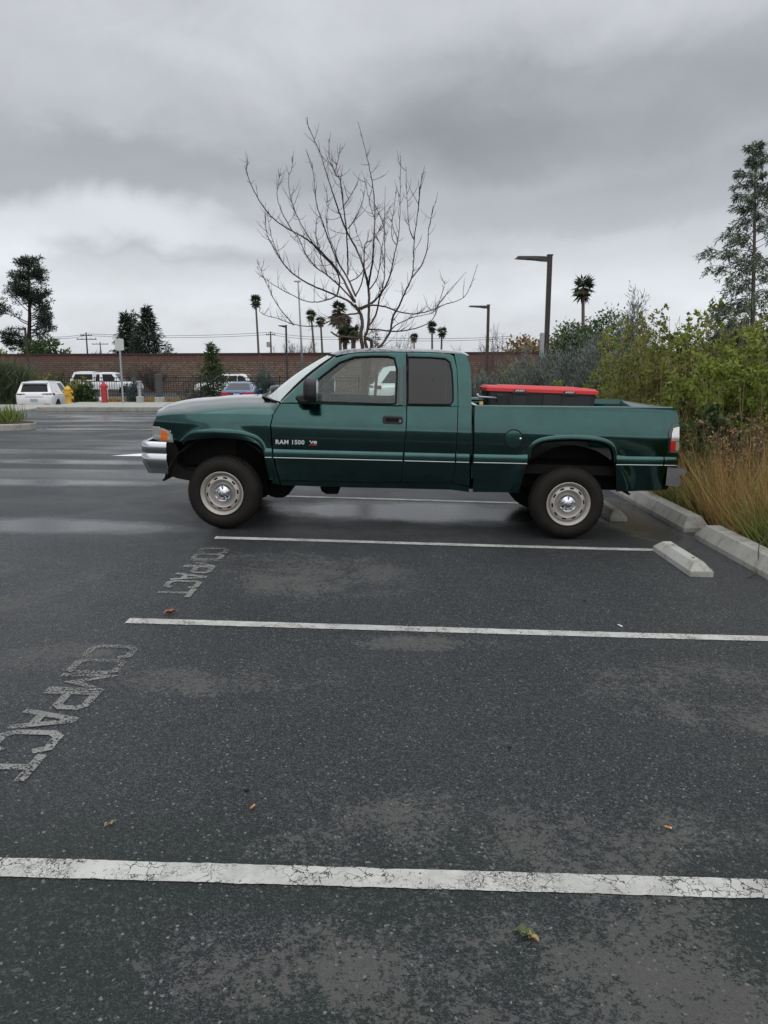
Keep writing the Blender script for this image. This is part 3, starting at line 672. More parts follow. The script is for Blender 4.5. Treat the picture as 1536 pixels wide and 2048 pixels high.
# hood
hc = crom([(*T(*p, yl_), 0) for p, yl_ in [((307, 817), -.62), ((309.5, 813), -.58), ((324, 808), -.45), ((340, 805), -.3), ((384, 797.5), -.12), ((426, 793.5), 0), ((462, 790.5), 0), ((504, 789.3), 0), ((535, 790), 0), ((540.5, 790.4), 0)]], 5)
he = interp([(*TS(*p), 0) for p in HOODL + [(551, 820), (559.5, 808)]], len(hc) - 1)
rows = []
for i, (c, e) in enumerate(zip(hc, he)):
    we = W(e.x, e.y) - .003; h = c.y - e.y; r = []
    for u, f in [(-1, 0), (-.985, .14), (-.955, .34), (-.90, .52), (-.82, .65), (-.74, .735), (-.69, .765), (-.62, .83), (-.52, .90), (-.35, .965), (-.17, .99), (0, 1)]: r.append((u, f))
    r = r + [(-u, f) for u, f in r[-2::-1]]
    rows.append([Vector((c.x + (e.x - c.x) * abs(u) ** 2, u * we, e.y + h * f)) for u, f in r])
q = MB(); q.grid(rows)
b_ = len(q.v); n = len(rows[0]); q.v += [v + Vector((.01, 0, -.03)) for v in rows[0]]; q.f += [(k, k + 1, b_ + k + 1, b_ + k) for k in range(n - 1)]
for col in (0, -1):
    b_ = len(q.v); cc = [r[col] for r in rows]; q.v += cc + [v + Vector((0, .03 if col == 0 else -.03, -.004)) for v in cc]; m_ = len(cc); q.f += [(b_ + k, b_ + k + 1, b_ + m_ + k + 1, b_ + m_ + k) for k in range(m_ - 1)]
q.build('hood', M_PAINT, TR, smooth=True, angle=50)
# --- front end
NC = max(.02, he[0].x - hc[0].x); GT = hc[0].y - .012; xg = hc[0].x + .085; GZ = lambda z: .98 + (z - .98) * (GT - .03 - .98) / .27
q = MB(); q.grid([[(xg - .015 + NC * (y / .97) ** 2 - .02 * (1 - (z - .98) / .3), y, z) for z in (.98, 1.04, 1.10, 1.15, GT - .03 * (y / .8) ** 2)] for y in [-.80 + .1 * i for i in range(17)]]); q.build('grille_back', M_UNDER, TR, smooth=True)
gf = MB(); loop = []
for y, z in [(-.60, 1.0), (-.60, 1.20), (-.45, 1.25), (.45, 1.25), (.60, 1.20), (.60, 1.0), (.45, .965), (-.45, .965)]: loop.append((xg - .055 + NC * (y / .97) ** 2, y, GZ(z)))
gf.tube(loop + [loop[0]], .032, 8, False); gf.tube([(xg - .06, 0, .97), (xg - .06, 0, GZ(1.25))], .035, 8); gf.tube([(xg - .055 + NC * (y / .97) ** 2, y, GZ(1.105)) for y in (-.6, -.3, 0, .3, .6)], .033, 8)
gf.build('grille_frame', M_CHROME, TR, smooth=True)
for sgn in (-1, 1):
    for k in range(9):
        q = MB(); y = sgn * (.07 + .058 * k); q.box(xg - .04 + NC * (y / .97) ** 2, xg - .02 + NC * (y / .97) ** 2, y - .006, y + .006, .99, GZ(1.23)); q.build('grille_bar', M_BLACK, TR)
hl = sheet([[(304.6, 853.5), (315, 854.3), (326, 856), (338.3, 861.5), (345, 871)], [(304.8, 866), (315, 868), (328, 870), (340, 875), (346, 880)], [(306.5, 877.5), (315, 880.5), (328, 883.3), (338, 884.2), (347, 884.6)]], 4, 5, .006)
tsg = sheet([[(323.5, 859), (329, 861), (334, 866), (335, 871)], [(321.5, 872), (327, 874), (333, 877), (336, 880)], [(321.5, 877), (325, 880.5), (330, 881), (333, 881.5)]], 3, 4, .010, flange=.004)
HN, HF = both('headlight', hl, M_LENS); both('turn_signal', tsg, M_AMBER, (HN, HF))
for s in (-1, 1):   # front faces of the headlights
    q = MB(); rws = []
    for z in (1.0, 1.05, 1.09, 1.12): rws.append([(xg - .03 + NC * (y / .97) ** 2 + .03 * abs(y - .62), s * y, z) for y in (.63, .70, .77, .83)])
    q.grid(rws); q.build('headlight', M_LENS, TR, smooth=True)
# front bumper: chrome section swept round the corners
def bump_path(xf, n=9, wrap=.28, hw=.96):
    pts = []
    for i in range(-14, 15):
        u = i / 14; y = hw * math.sin(u * PI / 2) if abs(u) > .999 else hw * u
        pts.append((xf + .10 * (abs(u)) ** 2.2, y))
    return pts
xb = T(290, 905, -.88)[0] - .02; xbe = T(331, 905, -.99)[0]
zb_top = T(300, 881, -.9)[1]; zb_bot = T(318, 948, -.97)[1]; hb = zb_top - zb_bot
sec = [(.05, zb_top - .005), (.012, zb_top), (-.006, zb_top - .015), (-.010, zb_top - .30 * hb), (.006, zb_top - .345 * hb), (.004, zb_top - .39 * hb), (-.012, zb_top - .44 * hb), (.0, zb_top - .68 * hb), (.028, zb_top - .86 * hb), (.05, zb_bot), (.08, zb_bot + .01)]
rows = []
path = []
for k in range(7): path.append((xbe + .01 - (xbe - xb - .10) * k / 6, -.99 + .012 * k / 6, 0, -1))
for k in range(1, 7):
    a = PI / 2 * k / 6; path.append((xb + .10 - .10 * math.sin(a), -.978 + .10 * (1 - math.cos(a)), -math.sin(a), -math.cos(a)))
for k in range(1, 12):
    y = -.878 + 1.756 * k / 12; path.append((xb - .045 * (1 - (y / .878) ** 2), y, -1, 0))
path += [(x, -y, nx, -ny) for x, y, nx, ny in path[12::-1]]
for i, (x, y, nx, ny) in enumerate(path):
    e = 0 if 5 < i < len(path) - 6 else .0
    rows.append([Vector((x - nx * o, y - ny * o, z - .0)) for o, z in sec])
q = MB(); q.grid(rows); q.build('front_bumper', M_CHROME, TR, smooth=True, angle=55)
q = MB(); q.prism([T(*p, -.85) for p in [(331, 886), (352, 886), (360, 905), (354, 926), (372, 940), (392, 944), (390, 955), (378, 960), (356, 956), (342, 950), (336, 930)]], -.88, .88); q.build('front_valance', M_UNDER, TR)
q = MB(); q.prism([T(*p, -.8) for p in [(338, 935), (400, 935), (396, 955), (378, 961), (356, 955)]], -.80, .80); q.build('skid_plate', M_UNDER, TR)

# --- side trim
def molding(x0, y0, x1, y1, th, bed, chrome_dy):
    n = 10; A = []; 
    for i in range(n + 1):
        px = x0 + (x1 - x0) * i / n; py = y0 + (y1 - y0) * i / n; x, z = TS(px, py, bed); A.append((x, z, W(x, z - .04, bed)))
    q = MB(); q.grid([[Vector((x, -w_ + .004 if j == 0 else (-w_ - o), z + dz)) for (x, z, w_) in A] for j, (o, dz) in enumerate([(0, .004), (.016, -.030), (.0175, -.040), (.0165, -.082), (.008, -.093)])])
    c = MB(); c.tube([(x, -w_ - .011, z - .094) for x, z, w_ in A], .005, 6)
    return q, c
M_MOLD = M_PAINT
for (x0, y0, x1, y1, bd) in [(530, 895.8, 543.5, 896.2, 0), (547, 896.5, 805.5, 902.8, 0), (809.5, 903, 910, 905.5, 0), (913, 905.6, 939, 906.2, 0), (948, 906.3, 1055, 908.5, 1), (1233, 910.6, 1327, 911.8, 1), (1329.5, 912, 1354, 912.5, 1)]:
    a, c = molding(x0, y0, x1, y1, 0, bool(bd), 0); both('side_molding', a, M_MOLD, angle=20); both('bright_strip', c, M_STRIP)
# handles, mirror, fuel flap, lettering
def rrect(cx, cz, w_, h_, r, n=5):
    out = []
    for (sx_, sz_, a0) in [(1, 1, 0), (-1, 1, 90), (-1, -1, 180), (1, -1, 270)]:
        for k in range(n + 1):
            a = math.radians(a0 + 90 * k / n); out.append((cx + sx_ * (w_ / 2 - r) + r * math.cos(a), cz + sz_ * (h_ / 2 - r) + r * math.sin(a)))
    return out
hx, hz = TS(785.5, 840.5); wy = W(hx, hz)
q = MB(); q.prism(rrect(hx, hz, .205, .088, .03), -wy - .012, -wy + .02); hs = both('door_handle', q, M_BLACK, (DN, DF), smooth=False, bevel=.006)
q = MB(); q.prism(rrect(hx - .005, hz + .006, .125, .034, .012), -wy - .020, -wy - .008); both('handle_grip', q, M_UNDER, hs, smooth=False, bevel=.004)
q = MB(); q.lathe([(0, -.003), (.011, -.003), (.013, .0), (.013, .01)], 14, 'Y', (hx + .075, -wy - .012, hz - .006)); both('key_lock', q, M_CHROME, hs)
mx, mz = T(623, 779, -1.17); 
q = MB(); rr = rrect(0, 0, .215, .225, .07, 6); rws = []
mprof = [(-.075, .55), (-.07, .80), (-.05, .95), (-.01, 1.0), (.035, 1.0), (.05, .96), (.055, .9)]
for (dx, k) in mprof: rws.append([Vector((mx + dx + .02 * (a / .1) * 0, -1.17 + a * k, mz + b * k)) for a, b in rr + rr[:1]])
q.grid(rws); b_ = len(q.v); q.v += [v for v in rws[0][:-1]]; q.f.append(tuple(range(b_, b_ + len(rr)))); 
M1N, M1F = both('side_mirror', q, M_BLACK, angle=60)
q = MB(); q.prism([(-1.17 + a * .9, mz + b * .9) for a, b in rr], mx + .052, mx + .056, 'YZ'); both('mirror_glass', q, M_CHROME, (M1N, M1F), smooth=False)
ax, az = TS(602, 798); a0 = [(T(592, 795, -.95)), (T(597, 788, -.95)), (T(613, 786, -.95)), (T(631, 797, -.95)), (T(627, 805, -.95)), (T(603, 806, -.95))]
q = MB(); q.prism(a0, -1.09, -.90); both('mirror_arm', q, M_BLACK, (M1N, M1F), smooth=False, bevel=.02)
fx, fz = TS(1027, 878, True); rf = .092
q = MB(); q.lathe([(rf, .004), (rf, -.003), (rf - .010, -.0042), (0, -.0042)], 36, 'Y', (fx, -W(fx, fz, True), fz)); q.build('fuel_door', M_PAINT, BSN, smooth=True, angle=30)
q = MB(); q.tube([(fx + rf * math.cos(2 * PI * k / 36), -W(fx, fz, True) - .001, fz + rf * math.sin(2 * PI * k / 36)) for k in range(37)], .0065, 6, False); q.build('fuel_door_gap', M_UNDER, BSN)
q = MB(); q.lathe([(0, -.012), (.012, -.009), (.014, 0)], 12, 'Y', (fx + .07, -W(fx, fz, True), fz + .004)); q.build('fuel_door_latch', M_CHROME, BSN, smooth=True)
M_BADGE = simple('badge_silver', (.72, .73, .74), .22, .6)
def flank_text(name, txt, px0, px1, pyb, pyt, m, bold, sp=1.0):
    x0, z0 = TS(px0, pyb); x1, _ = TS(px1, pyb); _, z1 = TS(px0, pyt); y = W(x0, (z0 + z1) / 2) + .004
    sl = (TS(px1, pyb + 1)[1] - TS(px0, pyb)[1]) / (x1 - x0)
    M = Matrix(((1, 0, 0, x0), (0, 0, -1, -y), (sl, 1, 0, z0), (0, 0, 0, 1)))
    return text_obj(name, txt, 1, m, DN, M, .002, bold, sp, fit=(x1 - x0, z1 - z0))
flank_text('lettering', 'RAM 1500', 551.5, 609, 888, 879.2, M_BADGE, .03, 1.1)
flank_text('lettering', 'V8', 618.5, 634, 886.8, 881.2, M_BADGE, .04)
x0, z0 = TS(619, 889.5); x1, _ = TS(634, 889.5); q = MB(); q.box(x0, x1, -W(x0, z0) - .005, -W(x0, z0) - .002, z0 - .004, z0 + .004); q.build('badge_underline', M_REDL, DN)
# --- tail
tl_s = sheet([[(1345, 849), (1351, 848), (1358.6, 847.5)], [(1337.5, 863), (1347, 863), (1358.4, 863)], [(1335.5, 885), (1346, 885), (1358, 885)], [(1334.5, 906.5), (1345, 907), (1357, 907.5)]], 5, 5, .006, True)
tls = both('taillight', tl_s, simple('dark_lamp_housing', (.012, .014, .022), .25, coat=.8))
for nm, rws_, m in [('clear_section', [[(1346.5, 856), (1351, 855), (1358.3, 853)], [(1343, 868), (1350, 868), (1358.1, 868)], [(1341.3, 882), (1349, 882), (1357.9, 882)]], M_LENS),
                    ('red_section', [[(1341, 882.6), (1346, 882.6), (1350.5, 882.8)], [(1340.2, 892), (1345, 892), (1350, 892)], [(1339.6, 900.5), (1344.5, 901), (1349, 901)]], M_REDL),
                    ('clear_section', [[(1351, 882.8), (1354, 882.8), (1357.9, 882.8)], [(1350.4, 892), (1353, 892), (1357.6, 892)], [(1349.6, 901), (1353, 901.5), (1357.2, 902)]], M_LENS)]:
    both(nm, sheet(rws_, 3, 4, .012, True, flange=.005), m, tls)
q = sheet([[(1338.6, 901.6), (1347, 902.3), (1357, 903)], [(1338.6, 904.2), (1347, 904.7), (1357, 905.2)]], 4, 2, .011, True, flange=.004); both('lamp_trim', q, M_STRIP, tls)
xt = TS(1350, 840, True)[0]; zr = TS(1341, 815.6, True)[1]; zrf = TS(950, 811.8, True)[1]
def railz(x): return zrf + (zr - zrf) * (x - TS(950, 811.8, True)[0]) / (TS(1341, 815.6, True)[0] - TS(950, 811.8, True)[0])
q = MB(); q.grid([[(xt - .01 + dx, y, z) for y in (-.86, -.4, 0, .4, .86)] for dx, z in [(-.05, .70), (-.05, zr - .03), (-.035, zr - .005), (0, zr - .002), (.02, zr - .02), (.028, zr - .12), (.02, zr - .40), (.022, .70)]])
q.build('tailgate', M_PAINT, TR, smooth=True, angle=40)
q = MB(); q.prism(rrect(0, zr - .12, .22, .07, .02), xt + .02, xt + .030, 'YZ'); q.build('tailgate_handle', M_BLACK, TR)
xbed0 = TS(950, 811.8, True)[0]
# bed liner: rail caps, inner walls, front wall, floor
for s in (-1, 1):
    q = MB(); rows = [[], [], [], []]
    for i in range(13):
        x = xbed0 + (xt - .03 - xbed0) * i / 12; z = railz(x); wo = W(x, z, True)
        for j, (yy, zz) in enumerate([(wo - .0005, z - .003), (wo - .012, z + .008), (wo - .075, z + .006), (wo - .085, z - .05)]): rows[j].append((x, s * yy, zz))
    q.grid(rows); q.build('bed_rail', M_PAINT, TR, smooth=True, angle=60)
    q = MB(); q.grid([[(xbed0, s * .845, z), (xt - .06, s * .845, z)] for z in (1.02, 1.1, railz(xt) - .055)]); q.build('bed_inner_wall', M_PAINT, TR)
q = MB(); q.box(xbed0 + .0, xt - .05, -.62, .62, .76, .80); q.build('bed_floor', M_UNDER, TR)
q = MB(); q.box(xbed0 + .0, xbed0 + .04, -.90, .90, .60, zrf + .004); q.build('bed_front_wall', M_PAINT, TR)
# rear bumper
q = MB(); xr_ = T(1350, 945, -.9)[0]; zt1 = T(1352, 934, -.9)[1]; zt2 = T(1352, 972, -.9)[1]
for (x, y) in []: pass
rows = []
for i in range(-12, 13):
    u = i / 12; y = .95 * u; bx = .125 - .03 * abs(u) ** 3
    rows.append([Vector((xr_ + o if o < 0 else xr_ + bx - o + 0, y, z)) for o, z in [(-.10, zt1), (.02, zt1 - .012), (0, zt1 - .03), (.003, zt1 - .058), (.06, zt1 - .068), (.062, zt1 - .095), (.038, zt1 - .125), (.040, zt1 - .155), (.075, zt2), (-.10, zt2 + .01)]])
q.grid(rows); q.f += [tuple(range(10)), tuple(24 * 10 + k for k in range(9, -1, -1))]
RB = q.build('rear_bumper', simple('dull_chrome', (.20, .20, .205), .34, .85, var=.25), TR, smooth=True, angle=40)
q = MB(); q.grid([[(xr_ - .06, y, zt1 + .006), (xr_ + .10 - .03 * abs(y / .95) ** 3, y, zt1 - .008)] for y in [-.93 + .155 * i for i in range(13)]]); q.build('bumper_step', M_TRIM, RB)
# --- cab back, interior
xcb = TS(943, 800)[0]
q = MB(); q.grid([[(xcb - .005, y, z) for y in (-.90, -.45, 0, .45, .90)] for z in (.55, 1.33)]); q.build('cab_back', M_PAINT, TR)
q = MB(); ztop = TS(935, 711)[1]
rows = [[(xcb - .005 - .04 * k, y * (.905 - .16 * k), 1.33 + (ztop - 1.33) * k) for y in (-1, -.62, .62, 1)] for k in (0, .25, .85, 1)]
q.grid(rows); q.f.pop(4); q.build('cab_back_frame', M_PAINT, TR)
q = MB(); q.grid([[(xcb - .012 - .04 * k, y * (.905 - .16 * k) * .62, 1.33 + (ztop - 1.33) * k) for y in (-1, 0, 1)] for k in (.25, .85)]); q.build('rear_window', M_TINT, TR)
xd0 = TS(560, 900)[0]
q = MB(); q.box(xd0, xcb - .02, -.84, .84, .50, .58); q.box(xd0 - .04, xd0, -.84, .84, .50, 1.22); q.build('cab_floor', M_INTD, TR)
q = MB(); q.grid([[(xd0 + .06, s_, z), (xcb - .05, s_, z)] for z, s_ in ((.56, -.84), (1.2, -.87), (1.305, -.872), (1.315, -.90))]); both('door_trim', q, M_INT, smooth=False)
dxx = T(640, 790, -.5)[0]
q = MB(); q.grid([[(x, y, z) for y in (-.84, -.4, 0, .4, .84)] for x, z in [(xd0 + .02, 1.26), (dxx - .28, 1.36), (dxx - .06, 1.365), (dxx - .01, 1.31), (dxx - .02, 1.1), (dxx - .1, .9)]]); q.build('dashboard', M_INTD, TR, smooth=True)
q = MB(); sc_ = Vector((dxx + .14, -.40, 1.30)); tilt = math.radians(35)
q.tube([sc_ + Vector((math.sin(tilt) * .19 * math.cos(a) * -1, .19 * math.sin(a), .19 * math.cos(a) * math.cos(tilt))) for a in [2 * PI * k / 28 for k in range(29)]], .015, 8, False)
q.tube([sc_ + Vector((0, -.18, 0)), sc_, sc_ + Vector((0, .18, 0))], .016, 6); q.tube([sc_, sc_ + Vector((-.3, 0, -.18))], .03, 8); q.build('steering_wheel', M_INTD, TR, smooth=True)
for s in (-1, 1):
    xs0 = T(790, 800, -.4)[0]
    q = MB(); q.prism([(xs0 - .50, .80), (xs0 - .48, .93), (xs0 - .02, .90), (xs0 + .06, 1.34), (xs0 + .13, 1.36), (xs0 + .17, 1.30), (xs0 + .12, .80)], s * .40 - .30, s * .40 + .30); q.build('seat', M_INT, TR, bevel=.04, seg=3)
    q = MB(); q.prism(rrect(xs0 + .13, 1.44, .10, .20, .04), s * .40 - .13, s * .40 + .13); q.build('headrest', M_INT, TR, bevel=.03, seg=3)
q = MB(); q.prism(rrect(dxx + .02, 1.66, .03, .07, .012), -.12, .12); q.build('rear_view_mirror', M_INTD, TR)
# --- underside
q = MB(); q.box(xd0 - .6, xd0 - .02, -.62, .62, .52, 1.12); q.box(xg + .12, xd0 - .5, -.66, .66, .62, 1.15); q.build('engine_bay', M_UNDER, TR)
for s in (-1, 1):
    q = MB(); q.box(xg + .1, xt - .1, s * .50 - .05, s * .50 + .05, .50, .66); q.build('chassis_rail', M_UNDER, TR)
    for xc, r_ in ((-1.78, .60), (1.78, .61)):
        q = MB(); ar = [(xc + r_ * math.cos(a), .36 + r_ * math.sin(a)) for a in [PI * (k / 16) for k in range(17)]]
        ar = [(xc + r_ * 1.0, .50)] + ar[1:-1] + [(xc - r_, .50)]
        q.grid([[(x, s * y, z) for x, z in ar] for y in (.62, .955)]); q.build('wheel_arch_liner', M_LINER if xc < 0 else M_UNDER, TR, smooth=True)
        q = MB(); q.prism(ar, s * .60, s * .62); q.build('wheel_arch_wall', M_UNDER, TR)
q = MB(); q.box(.9, xt - .12, -.84, .84, .66, .755); q.box(xd0, .85, -.78, .78, .47, .52); q.build('floor_pan', M_UNDER, TR)
for xc in (-1.78, 1.78):
    q = MB(); q.tube([(xc, -.75, .39), (xc, .75, .39)], .05, 10); q.lathe([(0, -.14), (.09, -.12), (.15, 0), (.09, .12), (0, .14)], 14, 'Y', (xc, .12, .39)); q.build('axle', M_UNDER, TR, smooth=True)
q = MB(); q.tube([(-1.7, .1, .42), (-.6, .1, .47), (1.7, .1, .42)], .04, 8); q.build('driveshaft', M_UNDER, TR)
q = MB(); q.prism([T(*p, -.3) for p in [(642, 970), (646, 979), (655, 984), (678, 984), (680, 970)]], -.45, .45); q.build('transmission_mount', M_UNDER, TR, bevel=.01)
q = MB(); q.prism([T(*p, -.1) for p in [(540, 955), (595, 955), (586, 968), (582, 984), (570, 990), (556, 990), (540, 985)]], -.3, .3); q.build('front_crossmember', M_UNDER, TR, bevel=.02)
q = MB(); q.tube([(-.4, .35, .48), (.9, .38, .46), (1.5, .55, .62), (2.5, .60, .55)], .035, 8); q.lathe([(0, -.35), (.10, -.33), (.10, .33), (0, .35)], 12, 'Y', (.2, .36, .50)); q.build('exhaust_pipe', M_UNDER, TR, smooth=True)
# --- wheels
def wheel(x, s, steer=0.0):
    """hub at the tyre's outer face; the outer side points to -y"""
    fwx, fwz = x, 0
    R_ = .372
    e = bpy.data.objects.new('wheel', None); link(e); e.parent = TR
    e.location = (x, s * -.98, .005 + R_); e.rotation_euler = (0, 0, steer + (PI if s < 0 else 0))
    q = MB(); q.lathe([(.212, .055), (.222, .012), (.236, .002), (.262, -.010), (.300, -.012), (.330, -.002), (.352, .020), (.362, .040), (R_ - .004, .06), (R_, .09), (R_, .20), (R_ - .004, .225), (.352, .255), (.30, .285), (.24, .28), (.212, .235)], 72, 'Y')
    TY = q.build('tyre', M_TYRE, e, smooth=True, angle=50)
    q = MB()
    for k in range(60):
        a = 2 * PI * k / 60; c_, s_ = math.cos(a), math.sin(a)
        for (y0, y1, sh) in ((.035, .095, 0), (.105, .15, .03), (.155, .195, .06), (.20, .25, .02)):
            a0, a1 = a + sh, a + sh + .075; vs = []
            for aa in (a0, a1):
                for (r, y) in ((R_ - .012, y0), (R_ + .005 if .05 < y0 < .2 else R_ - .002, y0 + .006), (R_ + .005 if .05 < y1 < .22 else R_ - .004, y1 - .006), (R_ - .012, y1)): vs.append((r * math.cos(aa), y, r * math.sin(aa)))
            q.add(vs, [(0, 1, 5, 4), (1, 2, 6, 5), (2, 3, 7, 6), (0, 3, 2, 1), (4, 5, 6, 7)])
    q.build('tread', M_TYRE, e)
    q = MB()
    prof = [(.206, .10), (.212, .03), (.222, .004), (.2235, -.004), (.219, -.007), (.212, .0), (.205, .016), (.197, .022), (.193, .040), (.188, .052), (.181, .040), (.174, .026), (.168, .0235), (.160, .0205), (.152, .016), (.143, .013), (.136, .018), (.128, .035), (.116, .056), (.100, .066), (.082, .068), (.05, .068)]
    q.lathe(prof, 120, 'Y', skip=lambda i, k: 12 <= i <= 13 and (k % 12) < 5); q.build('rim', M_RIM, e, smooth=True, angle=50)
    q = MB(); q.lathe([(0, .075), (.19, .075), (.19, .16)], 32, 'Y'); q.build('brake_drum', M_UNDER, e)
    q = MB(); q.lathe([(.088, .070), (.088, .030), (.083, .022), (.074, .024), (.068, .018), (.046, .008), (.040, -.002), (.030, -.006), (0, -.008)], 48, 'Y')
    for k in range(5):
        a = 2 * PI * k / 5 + .3; c_ = (.066 * math.cos(a), 0, .066 * math.sin(a)); q.lathe([(.011, .03), (.011, .002), (.007, -.006), (0, -.008)], 10, 'Y', c_)
    HC = q.build('hub_cap', M_CHROME, e, smooth=True, angle=40)
    q = MB()
    for k in range(5):
        a = 2 * PI * k / 5 + .3; q.lathe([(.019, .0165), (.0165, .0125), (.0145, .0165)], 14, 'Y', (.066 * math.cos(a), 0, .066 * math.sin(a)))
    q.lathe([(.090, .045), (.094, .05), (.094, .069)], 40, 'Y'); q.build('cap_recess', M_UNDER, HC) if False else None
    q = MB()   # small raised horned-head emblem
    q.prism([(-.007, .014), (.007, .014), (.005, -.004), (0, -.016), (-.005, -.004)], -.012, -.007)
    for sg in (-1, 1): q.tube([(sg * (.006 + .011 * math.sin(a)), -.010, .004 + .012 * math.cos(a)) for a in [k * .45 - .1 for k in range(10)]], [.0038 * (1 - k * .05) for k in range(10)], 6)
    q.build('hub_emblem', M_GALV, e, smooth=True)
    return e
def hub_px(px, py): return T(px, py, -.97)
xf_, zf_ = hub_px(444.3, 991); xr2, zr2 = hub_px(1136, 1012)
W1 = wheel(xf_, 1, math.radians(-5)); W2 = wheel(xr2, 1); W3 = wheel(xf_, -1, math.radians(-5)); W4 = wheel(xr2, -1)
print('TRUCK', xf_, zf_, xr2, zr2, XN, XT, 'sill', TS(704, 810), 'rail', zr, zrf, 'roof', C_[12], 'bump', zb_top, zb_bot)

# --- bin with the red lid, lock
M_RED = simple('red_plastic', (.52, .022, .026), .38, var=.1, vscale=5)
M_BIN = simple('bin_plastic', (.014, .015, .018), .5, var=.3)
YB = -.60
bx0, bz1 = T(968, 783, YB); bx1, bz2 = T(1198, 787, YB); lz0 = (bz1 + bz2) / 2 ; lt = .050
cxb = (bx0 + bx1) / 2; hwb = (bx1 - bx0) / 2
MT = TR.matrix_basis
BIN = thing('storage_bin', 'long black storage bin with a red lid standing in the pickup bed', 'storage bin'); BIN.matrix_basis = MT @ Matrix.Translation((cxb, YB + .27, .80)) @ Matrix.Rotation(.006, 4, 'Y')
bh = lz0 - .80
def taper_box(w0, d0, w1, d1, z0, z1, n=4, r=.03):
    a = rrect(0, 0, w0 * 2, d0 * 2, r); b = rrect(0, 0, w1 * 2, d1 * 2, r); q = MB(); k = len(a)
    q.add([(x, y, z0) for x, y in a] + [(x, y, z1) for x, y in b], [tuple(range(k - 1, -1, -1)), tuple(range(k, 2 * k))] + [(i, (i + 1) % k, k + (i + 1) % k, k + i) for i in range(k)]); return q
q = taper_box(hwb - .055, .235, hwb - .030, .258, 0.0, bh + .01)
for i, (xa, xb_) in enumerate([(-.58, -.40), (-.36, -.17), (.02, .30), (.34, .56)]): q.box(xa * hwb * 1.55, xb_ * hwb * 1.55, -.263, -.2, .05, bh - .012)
q.build('bin_body', M_BIN, BIN, bevel=.006)
q = taper_box(hwb + .004, .280, hwb + .002, .278, bh - .004, bh + .032, r=.045); q2 = taper_box(hwb - .012, .262, hwb - .03, .245, bh + .032, bh + lt, r=.04); q.add(q2.v, q2.f)
q3 = taper_box(hwb * .72, .15, hwb * .70, .14, bh + lt, bh + lt + .010, r=.03); q.add(q3.v, q3.f); q.build('bin_lid', M_RED, BIN, bevel=.005)
for lx in ((T(1039, 779, YB)[0] - cxb), (T(1138.5, 781, YB)[0] - cxb)):
    q = MB(); q.prism([(lx - .062, bh + .022), (lx + .062, bh + .022), (lx + .062, bh + .0), (lx + .085, bh - .022), (lx - .085, bh - .022), (lx - .062, bh)], -.292, -.262); LA = q.build('bin_latch', M_BLACK, BIN, bevel=.004)
    M = Matrix(((1, 0, 0, lx - .035), (0, 0, -1, -.2935), (0, 1, 0, bh + .003), (0, 0, 0, 1))); text_obj('latch_lettering', 'HUSKY', 1, M_WHITE, LA, M, .001, .03, 1.0, fit=(.085, .017))
    q = MB(); q.prism([(lx - .052, bh + .003), (lx - .038, bh + .019), (lx - .038, bh + .003)], -.2945, -.2925); q.build('latch_logo', M_WHITE, LA)
    q = MB(); q.box(lx - .072, lx + .072, -.272, -.258, .08, bh - .022); q.build('bin_rib', M_BIN, BIN)
px_, pz_ = T(963, 793, -.80)
PL = thing('padlock', 'small brass padlock hanging at the cab end of the storage bin', 'padlock'); PL.matrix_basis = MT @ Matrix.Translation((px_, -.80, pz_ - .06))
q = MB(); q.box(-.020, .020, -.009, .009, -.03, .008); q.build('lock_body', simple('brass', (.55, .37, .14), .35, .8), PL, bevel=.004)
q = MB(); q.tube([(-.013, 0, .005), (-.013, 0, .045), (-.007, 0, .055), (.007, 0, .055), (.013, 0, .045), (.013, 0, .005)], .0045, 8); q.build('shackle', M_CHROME, PL, smooth=True)
RODP = thing('hasp_rod', 'silver hasp rod above the brass padlock in front of the bin', 'rod'); RODP.matrix_basis = MT @ Matrix.Translation((px_, -.80, pz_))
q = MB(); q.tube([(-.045, 0, .028), (-.04, 0, .005), (-.02, 0, -.004), (.16, .0, -.010)], [.016, .016, .011, .009], 8); q.build('rod', M_GALV, RODP, smooth=True)
q = MB(); q.box(.16, .22, -.01, .10, -.05, .02); q.build('bracket', M_BLACKM, RODP)

